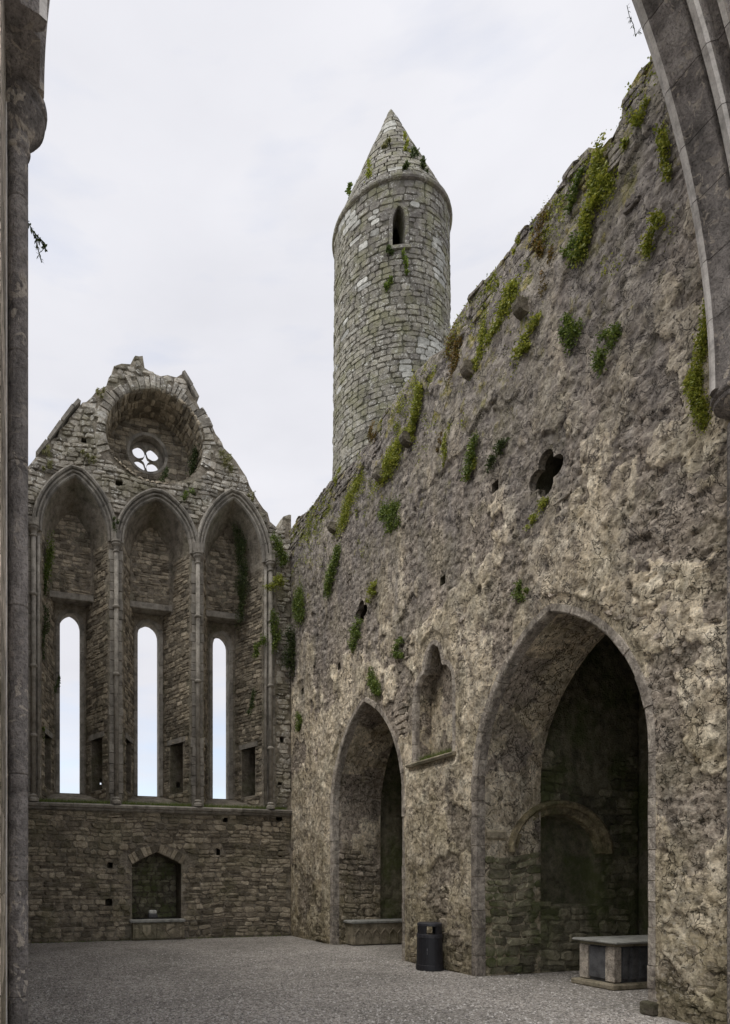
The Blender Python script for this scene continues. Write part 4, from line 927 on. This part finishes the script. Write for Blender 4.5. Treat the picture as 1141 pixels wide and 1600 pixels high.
# chest in the far arch
t2 = thing('chest_tomb', 'low carved chest tomb standing in the far arch', 'tomb', (8.5, 14.5, 0))
MB().box(7.74, 9.5, 14.36, 14.76, .02, .54, 0, .015).mk('chest', 'brownstone', t2)
MB().box(7.68, 9.55, 14.31, 14.79, .545, .62, .3, .02).mk('slab', 'slab', t2)
for k in range(7):
    x = 7.90 + k * .24; mb = MB()
    for s_ in (-1, 1): mb.add([(x, 14.355, .40), (x, 14.325, .40), (x + s_ * .11, 14.325, .27), (x + s_ * .11, 14.355, .27), (x, 14.355, .43), (x, 14.325, .43), (x + s_ * .11, 14.325, .30), (x + s_ * .11, 14.355, .30)], [(1, 2, 6, 5), (4, 5, 6, 7), (0, 1, 2, 3), (0, 1, 5, 4), (2, 3, 7, 6)])
    mb.box(x - .12, x - .10, 14.33, 14.362, .06, .28).mk('carved_arch', 'brownstone', t2)
# table tomb in the near arch
t3 = thing('table_tomb', 'box-shaped table tomb with a flat slab top standing in the near arch', 'tomb', (9.3, 7.9, 0))
X0, X1, Y0, Y1 = 8.48, 10.1, 7.62, 8.26
MB().box(X0 - .10, X1, Y0 - .07, Y1 + .07, 0, .09, 0, .02).mk('plinth', 'brownstone', t3)
MB().box(X0 + .05, X1 - .05, Y0 + .05, Y1 - .05, .09, .66).mk('core', 'darkslab', t3)
MB().box(X0 - .06, X1 + .1, Y0 - .09, Y1 + .09, .69, .728, .6, .012).mk('top_slab', 'slab', t3)
MB().box(X0, X1, Y0, Y1, .645, .688, -.6, .01).mk('moulding', 'brownstone', t3)
for (a, b, c, d) in ((X0, X0 + .13, Y0, Y0 + .16), (X0, X0 + .13, Y1 - .16, Y1), (X1 - .13, X1, Y0, Y0 + .16)): MB().box(a, b, c, d, .102, .643, .7, .015).mk('corner_post', 'ring', t3)
MB().box(X0 + .02, X0 + .06, Y0 + .165, Y1 - .165, .14, .62, 0, .005).mk('end_panel', 'darkslab', t3)
for k in range(8): MB().box(X0 + .2 + k * .17, X0 + .28 + k * .17, Y0 + .02, Y0 + .06, .14, .62, 0, .01).mk('side_panel', 'darkslab', t3)
# litter bin
BX, BY = 7.10, 10.27
lb = thing('litter_bin', 'black plastic litter bin with open hood standing against the pier between the two arches', 'litter bin', (BX, BY, 0))
MB().lathe(BX, BY, [(.242, 0), (.245, .03), (.24, .10), (.232, .105), (.222, .62), (.228, .63), (.226, .655), (.20, .655), (.20, .60)], 28).mk('body', 'bin', lb, False)
MB().lathe(BX, BY, [(.226, .595), (.229, .60), (.228, .655), (.222, .66)], 28).mk('collar', 'binlight', lb, False)
hd = bpy.data.objects.new('hood', None); link(hd, lb)
MB().lathe(BX, BY, [(.218, .805), (.222, .815), (.218, .85), (.19, .868), (.08, .875), (.01, .876)], 28).mk('hood_top', 'binlight', hd, False)
va = math.atan2(-BY, -BX)
for k in range(4):
    a0 = va + k * math.pi / 2 + math.pi / 4 + .12; n = 5; V = []
    for z in (.655, .81):
        for R in (.222, .195):
            for i in range(n + 1): a = a0 - .42 + .84 * i / n; V.append((BX + R * math.cos(a), BY + R * math.sin(a), z))
    m = n + 1; Fc = [(i, i + 1, 2 * m + i + 1, 2 * m + i) for i in range(n)] + [(m + i + 1, m + i, 3 * m + i, 3 * m + i + 1) for i in range(n)] + [(0, 2 * m, 3 * m, m), (n, m + n, 3 * m + n, 2 * m + n)]
    mk('hood_post', V, Fc, 'bin', hd)
a = va - .18; V = [(BX + .2275 * math.cos(a + s_), BY + .2275 * math.sin(a + s_), z) for z in (.36, .41) for s_ in (-.025, .025)] + [(BX + .2305 * math.cos(a + s_), BY + .2305 * math.sin(a + s_), z) for z in (.30, .345) for s_ in (-.02, .02)]
mk('worn_emblem', V, [(0, 1, 3, 2), (4, 5, 7, 6)], 'gold', lb)
# pale stone standing in the tomb niche
xs = xz(239, 1419, YG + .15)[0]
st_ = thing('stone_block', 'small whitish stone block on a dark base inside the tomb niche', 'stone', (xs, YG + .2, .56))
MB().box(xs - .12, xs + .12, YG + .10, YG + .32, .562, .68, 0, .02).mk('base', 'darkslab', st_)
MB().box(xs - .10, xs + .10, YG + .13, YG + .28, .682, .79, 0, .025).mk('block', 'pale', st_)

# ================================================================== PLANTS growing on the masonry
def tuft(name, label, cat, cen, nrm, w, h, mat, n, seed, size=.045, depth=.10, droop=.3, group=None):
    r = np.random.default_rng(seed); nrm = np.array(nrm, float); up = np.array([0, 0, 1.]); tan = np.cross(up, nrm); tan /= np.linalg.norm(tan) + 1e-9
    # clumps of leaves along an uneven outline
    n = int(n * 3.2); nc = max(4, int(n / 90)); cv = np.linspace(.95, -.95, nc) + r.normal(0, .10, nc); cu = np.cumsum(r.normal(0, .42, nc)); cu = (cu - cu.mean()); cu = cu / (np.abs(cu).max() + 1e-6) * .75
    k = r.integers(0, nc, n); sp = .10 + .22 * r.random(nc)
    a = cu[k] + np.clip(r.normal(0, 1, n), -2, 2) * sp[k] * .8; b = cv[k] + np.clip(r.normal(0, 1, n), -2, 2) * sp[k]; d = np.abs(r.normal(0, .5, n)) * (1 - .4 * np.clip(np.hypot(a, b), 0, 1.5) / 1.5)
    C = np.array(cen)[None] + tan[None] * (a * w / 2)[:, None] + up[None] * (b * h / 2)[:, None] + nrm[None] * (d * depth + .01)[:, None]
    D = r.normal(0, 1, (n, 3)) * .7 + nrm[None] * .6 + np.array([0, 0, -droop])[None]; D /= np.linalg.norm(D, axis=1)[:, None]
    S = np.cross(D, r.normal(0, 1, (n, 3))); S /= np.linalg.norm(S, axis=1)[:, None]; s_ = size * (.5 + r.random(n))[:, None]
    V = np.stack([C, C + D * s_ * .5 + S * s_ * .3, C + D * s_, C + D * s_ * .5 - S * s_ * .3], 1).reshape(-1, 3); Fc = np.arange(4 * n).reshape(-1, 4)
    tt = np.repeat(r.random(n), 4)
    hub = np.array(cen, float) + nrm * .015; st = []
    for q in range(nc):
        e = hub + tan * cu[q] * w / 2 + up * cv[q] * h / 2; m_ = (hub + e) / 2 + nrm * .01; st += [hub, m_, e]
    base = len(V); SV = [hub - up * .004 - tan * .004, hub + up * .004 + tan * .004]; SF = []
    for q in range(nc):
        b_ = len(SV)
        for z_ in (1, 2): p_ = st[q * 3 + z_]; SV += [p_ - up * .004 - tan * .004, p_ + up * .004 + tan * .004]
        SF += [(base, base + 1, base + b_ + 1, base + b_), (base + b_, base + b_ + 1, base + b_ + 3, base + b_ + 2)]
    V = np.concatenate([V, np.array(SV)]); Fc = np.concatenate([Fc, np.array(SF)]); tt = np.concatenate([tt, np.zeros(len(SV))])
    o = bpy.data.objects.new(name, None); COL.objects.link(o); o.location = tuple(cen)
    me_o = mk(name, V - np.array(cen)[None], Fc, mat, None, tt); COL.objects.unlink(o); bpy.data.objects.remove(o)
    me_o.location = tuple(cen); me_o['label'] = label; me_o['category'] = cat
    if group: me_o['group'] = group
    return me_o
GW = 'plants growing on the side wall'; GG = 'plants growing on the gable wall'; GT = 'plants growing on the round tower'
PS = [  # px, py, width, height, colour, name, label
 (947, 272, 40, 78, 'lime', 'fern_clump', 'bright green fern drape hanging just below the notch in the wall top'),
 (926, 345, 42, 78, 'lime', 'fern_clump', 'bright green fern drape in the middle of the long hanging strip under the notch'),
 (906, 388, 44, 36, 'green', 'fern_clump', 'bushy green lower end of the long hanging fern strip'),
 (1000, 198, 44, 30, 'lime', 'fern_clump', 'bright green ferns beneath the raised right end of the wall top'),
 (1046, 238, 22, 80, 'lime', 'fern_clump', 'upright strip of bright ferns beside the upper part of the foreground arch'),
 (1027, 366, 40, 48, 'lime', 'fern_clump', 'slanting row of yellow-green leaves left of the foreground arch'),
 (905, 300, 26, 36, 'green', 'fern_clump', 'small dark green patch left of the long hanging fern strip'),
 (797, 478, 56, 44, 'lime', 'fern_clump', 'wide yellow-green fern cushion beside the rightmost corbel'),
 (830, 530, 42, 34, 'lime', 'fern_clump', 'yellow-green cushion below the rightmost corbel'),
 (898, 520, 34, 48, 'green', 'fern_clump', 'deep green fern tuft between the rightmost corbel and the foreground arch'),
 (955, 543, 46, 44, 'green', 'fern_clump', 'thin slanting fern streak right of the deep green tuft'),
 (776, 446, 22, 34, 'lime', 'moss_patch', 'yellow moss patch just under the wall top right of the tower'),
 (764, 520, 26, 56, 'lime', 'moss_patch', 'tall yellow-green moss streak above the second corbel from the right'),
 (750, 560, 26, 40, 'lime', 'moss_patch', 'yellow moss round the second corbel from the right'),
 (714, 552, 28, 60, 'rust', 'moss_patch', 'brownish yellow moss patch right of the tower foot'),
 (655, 642, 20, 62, 'lime', 'fern_clump', 'bright upright fern strip directly above the middle corbel'),
 (618, 716, 56, 38, 'lime', 'fern_clump', 'yellow-green ferns left of the middle corbel'),
 (742, 715, 24, 48, 'green', 'fern_clump', 'dark fern tuft in the upper wall midway between middle corbel and large quatrefoil'),
 (700, 700, 16, 44, 'lime', 'moss_patch', 'small yellow moss streak right of the middle corbel'),
 (782, 708, 30, 24, 'dark', 'fern_clump', 'small dark leaves above the square hole in the side wall'),
 (547, 790, 48, 52, 'lime', 'moss_patch', 'broad yellow moss patch right of the leftmost corbel'),
 (615, 808, 34, 46, 'green', 'fern_clump', 'green fern tuft on the wall below the yellow ferns of the middle corbel'),
 (523, 893, 24, 52, 'green', 'fern_clump', 'green fern drape beneath the leftmost corbel'),
 (847, 799, 42, 24, 'lime', 'moss_patch', 'bright moss on the sill of the large quatrefoil opening'),
 (821, 924, 26, 24, 'green', 'fern_clump', 'small fern tuft just above the crown of the near arch'),
 (589, 1068, 20, 38, 'green', 'fern_clump', 'green fern tuft above the far arch'),
 (627, 1016, 18, 28, 'green', 'fern_clump', 'small fern between the far arch and the blind niche'),
 (560, 992, 20, 34, 'green', 'fern_clump', 'fern hanging under the small quatrefoil opening'),
 (586, 924, 16, 20, 'lime', 'fern_clump', 'tiny yellow-green tuft right of the small quatrefoil opening'),
 (471, 948, 18, 44, 'green', 'fern_clump', 'slim green tuft on the side wall close to the corner with the gable'),
 (1106, 560, 40, 150, 'lime', 'moss_cushion', 'long bright green moss cushion against the foreground arch above its right capital'),
 (1100, 625, 44, 80, 'lime', 'moss_cushion', 'green moss growing beside the right capital'),
 (848, 372, 30, 60, 'rust', 'moss_patch', 'olive brown moss hanging under the wall top left of the long fern strip'),
 (858, 430, 22, 46, 'rust', 'moss_patch', 'rusty orange moss streak right of the rightmost corbel'),
 (812, 384, 12, 16, 'lime', 'moss_patch', 'small yellow moss dot under the wall top above the rightmost corbel'),
 (585, 678, 14, 24, 'rust', 'moss_patch', 'orange moss spot on the wall top against the tower'),
 (530, 745, 12, 16, 'lime', 'moss_patch', 'tiny yellow moss spot on the wall top at the tower foot'),
 (472, 1128, 10, 26, 'green', 'fern_clump', 'tiny fern on the side wall left of the far arch'),
 (692, 690, 10, 20, 'rust', 'moss_patch', 'thin brown moss streak beside the small yellow one'),
 (740, 735, 14, 20, 'lime', 'moss_patch', 'faint yellow moss under the dark upper fern tuft'),
]
for k, (px, py, w, h, c, nm, lab) in enumerate(PS):
    p = onX(px, py); D = p[1] / CS if 0 else (p[0] * SN + p[1] * CS); sc = D / F; l = (px - CX) / F
    wy = abs(yz(px - w / 2, py)[0] - yz(px + w / 2, py)[0]); hz = h * sc
    area = wy * hz; n = int(min(1500, max(110, area * 1900)))
    if nm == 'moss_cushion': n = 1300
    tuft(nm, lab, 'fern' if nm == 'fern_clump' else 'moss', (XW - .03, p[1], p[2]), (-1, 0, 0), wy, hz, c, n, 140 + k, .036 if nm == 'fern_clump' else .028, .12 if nm != 'moss_patch' else .05, .35, GW)
PG = [
 (73, 888, 26, 70, 'green', 17.7, 'upper ivy strand in the left window bay beside the left pillar'),
 (67, 938, 20, 56, 'dark', 17.7, 'dark middle ivy strand in the left window bay'),
 (68, 1003, 18, 56, 'dark', 17.6, 'lower ivy strand in the left window bay'),
 (376, 878, 30, 90, 'dark', 17.9, 'dark ivy hanging down inside the right window bay'),
 (375, 940, 18, 60, 'dark', 18.0, 'lower tail of dark ivy beside the right lancet head'),
 (436, 862, 32, 40, 'green', 17.3, 'green ivy at the top of the corner by the right bay'),
 (430, 912, 40, 22, 'lime', 17.2, 'yellow-green tuft growing out at the capital of the right shaft'),
 (428, 985, 22, 50, 'green', 17.25, 'green ivy over the middle of the rightmost shaft'),
 (453, 1018, 30, 60, 'dark', 17.2, 'big dark ivy bush in the corner of the two walls'),
 (403, 1012, 24, 30, 'green', 17.35, 'small green ivy patch left of the rightmost shaft'),
 (392, 1098, 14, 34, 'dark', 17.45, 'small dark fern between the right lancet and the rightmost shaft'),
 (466, 920, 20, 50, 'green', 17.1, 'green strand at the wall corner above the dark ivy bush'),
 (256, 744, 16, 20, 'dark', 17.5, 'dark tuft on the lower rim of the round recess'),
 (291, 775, 22, 14, 'green', 17.3, 'green tuft above the right side of the middle arch'),
 (303, 722, 20, 56, 'dark', 17.9, 'dark ivy on the right inside of the round recess'),
 (179, 820, 12, 16, 'dark', 17.25, 'dark tuft where left and middle arches meet'),
 (353, 722, 24, 24, 'dry', 17.3, 'dry yellow grass on the right slope of the gable'),
 (156, 616, 14, 14, 'dry', 17.35, 'dry grass on the left step of the gable'),
 (74, 708, 14, 12, 'dry', 17.35, 'small dry grass tuft at the left foot of the gable slope'),
 (138, 716, 24, 12, 'dry', 17.35, 'yellow moss above the crown of the left arch'),
 (75, 730, 18, 12, 'dry', 17.35, 'yellow moss over the left flank of the left arch'),
 (392, 778, 12, 12, 'dry', 17.35, 'dry tuft low on the right gable slope'),
 (62, 1138, 14, 24, 'green', 17.6, 'green moss tuft beside the left passage opening'),
 (90, 1068, 10, 20, 'dark', 17.9, 'tiny dark fern on the left jamb of the left lancet'),
]
for k, (px, py, w, h, c, Y, lab) in enumerate(PG):
    p = onY(px, py, Y); D = p[0] * SN + p[1] * CS; sc = D / F; n = int(min(900, max(70, w * h * sc * sc * 1500)))
    tuft('ivy_clump' if c in ('dark', 'green') else 'grass_tuft', lab, 'ivy' if c in ('dark', 'green') else 'grass tuft', (p[0], Y - .02, p[2]), (0, -1, 0), w * sc, h * sc, c, n, 340 + k, .042, .14, .4, GG)
PT = [(577, 274, 10, 32, 'lime', 'bright green fern on the left side of the tower cap'), (549, 298, 6, 16, 'green', 'thin sprig standing out left of the tower cap'),
      (634, 230, 9, 26, 'lime', 'green plant high on the right side of the tower cap'), (645, 243, 12, 12, 'dark', 'dark tuft on the right edge of the tower cap'),
      (661, 262, 12, 14, 'dark', 'second dark tuft lower on the right edge of the tower cap'), (633, 263, 6, 6, 'dark', 'small dark fern in the middle of the tower cap'),
      (633, 412, 8, 26, 'green', 'fern under the belfry window of the tower'), (609, 393, 8, 8, 'dark', 'dark tuft at the left end of the belfry window sill'),
      (607, 445, 10, 10, 'green', 'small fern on the tower below the belfry window, left of centre'), (604, 228, 12, 8, 'dry', 'dry moss spot high on the tower cap')]
for k, (px, py, w, h, c, lab) in enumerate(PT):
    l = (px - CX) / F; dx, dy = l * CS + SN, CS - l * SN          # meet the tower's surface along the line of sight
    best = None
    for D in np.linspace(24.5, 28.5, 400):
        x, y, z = D * dx, D * dy, EYE + (HY - py) / F * D; R_ = rad(z) if z < ZC else (R1 + .03) * (1 - (z - zb) / HC)
        if math.hypot(x - TX, y - TY) < R_ + .05: best = (x, y, z); break
    if best is None: x, y, z = 27.3 * dx, 27.3 * dy, EYE + (HY - py) / F * 27.3; best = (x, y, z)
    nr = (best[0] - TX, best[1] - TY, 0); L = math.hypot(nr[0], nr[1]); nr = (nr[0] / L, nr[1] / L, 0)
    tuft('fern_clump', lab, 'fern', best, nr, w * .027, h * .027, c, 90, 400 + k, .09, .15, .1, GT)
# grass along the window ledge and in the niche
def grass(name, label, pts, n, seed, mat='green', hgt=.10, top=True):
    r = np.random.default_rng(seed); P = np.array(pts); t = r.random(n); C = P[0] + (P[1] - P[0]) * t[:, None]
    C[:, :2] += r.normal(0, .03, (n, 2)); hh = hgt * (.3 + r.random(n)); dd = r.normal(0, .5, (n, 2)) * hh[:, None]; w_ = .008
    A = C.copy(); B = C.copy(); B[:, 0] += w_; T = C.copy(); T[:, :2] += dd; T[:, 2] += hh
    o = mk(name, np.stack([A, B, T], 1).reshape(-1, 3), np.arange(3 * n).reshape(-1, 3), mat, None, np.repeat(r.random(n), 3)); o['kind'] = 'stuff'; o['label'] = label; o['category'] = 'grass'
grass('ledge_grass', 'short green grass and moss along the ledge below the three lancets', [(.3, YG - .02, 3.62), (7.2, YG - .02, 3.62)], 5200, 5, 'green', .10)
grass('niche_grass', 'green grass growing on the sill of the blind niche', [(XW + .1, NU - .5, 3.93), (XW + .1, NU + .5, 3.93)], 900, 6, 'green', .13)

def scatter_moss():
    r = np.random.default_rng(44); Cs = []; topx = [p[0] for p in tr[::-1]]; topz = [p[1] for p in tr[::-1]]
    while len(Cs) < 430:
        u = 5.2 + 12.1 * r.random(); t_ = np.interp(u, topx, topz); dz = r.exponential(.55); v = t_ - .03 - dz
        if dz < 2.4 and float(NZ[3].f(np.array([u * 1.3]), np.array([v * 1.1]), 4)[0]) > .47: Cs.append((XW - .02 - .03 * r.random(), u, v - .1))
    Cs = np.repeat(np.array(Cs), 30, 0); n = len(Cs); C = Cs + r.normal(0, 1, (n, 3)) * np.array([.018, .05, .07]); C[:, 0] = np.minimum(C[:, 0], XW + .0)
    D = r.normal(0, 1, (n, 3)) + np.array([-.7, 0, -.3]); D /= np.linalg.norm(D, axis=1)[:, None]; S = np.cross(D, r.normal(0, 1, (n, 3))); S /= np.linalg.norm(S, axis=1)[:, None]
    z = .028 * (.5 + r.random(n))[:, None]; V = np.stack([C, C + D * z * .5 + S * z * .35, C + D * z, C + D * z * .5 - S * z * .35], 1).reshape(-1, 3)
    o = mk('wall_moss', V, np.arange(4 * n).reshape(-1, 4), 'lime', None, np.repeat(np.repeat(r.random(n // 30), 30) * .6 + .4 * r.random(n), 4)); o['kind'] = 'stuff'; o['label'] = 'thin yellow-green moss scattered in the joints under the top of the side wall'; o['category'] = 'moss'
scatter_moss()
grass('foot_weeds', 'sparse small weeds along the foot of the gable wall', [(.2, YG - .06, 0), (7.3, YG - .06, 0)], 500, 7, 'green', .05)

# hanging sprigs
def sprig(label, pts, seed, n=26, size=.03):
    r = random.Random(seed); mb = MB(); lv = MB()
    for a, b in zip(pts[:-1], pts[1:]):
        a, b = Vector(a), Vector(b); d = b - a; s_ = d.orthogonal().normalized() * .003; t_ = d.cross(s_).normalized() * .003
        mb.add([a + s_, a + t_, a - s_ - t_, b + s_, b + t_, b - s_ - t_], [(0, 1, 4, 3), (1, 2, 5, 4), (2, 0, 3, 5)])
    for k in range(n):
        i = r.randrange(len(pts) - 1); t = r.random(); c = Vector(pts[i]).lerp(Vector(pts[i + 1]), t); d = Vector((r.uniform(-1, 1), r.uniform(-1, 1), r.uniform(-1, .4))).normalized() * size * r.uniform(.6, 1.3); s_ = d.orthogonal().normalized() * size * .22
        lv.add([c, c + d * .5 + s_, c + d, c + d * .5 - s_], [(0, 1, 2, 3)], r.random())
    o = thing('hanging_sprig', label, 'sprig', pts[0]); mb.mk('stem', 'dark', o); lv.mk('leaves', 'dark', o); return o
f = lambda px, py, Y: onY(px, py, Y)
sprig('dark leafy sprig hanging out from the left pillar against the sky', [f(42, 345, 4.6), f(52, 362, 4.6), f(62, 372, 4.55), f(70, 380, 4.55), f(71, 390, 4.55), f(62, 374, 4.55), f(56, 372, 4.6), f(60, 392, 4.6), f(65, 410, 4.6)], 3, 110, .034)
sprig('dark sprig hanging from the inner edge of the foreground arch at the upper right', [f(980, 8, 4.95), f(984, 26, 4.95), f(990, 38, 4.95), f(993, 54, 4.95), f(1000, 48, 4.95)], 4, 34, .035)
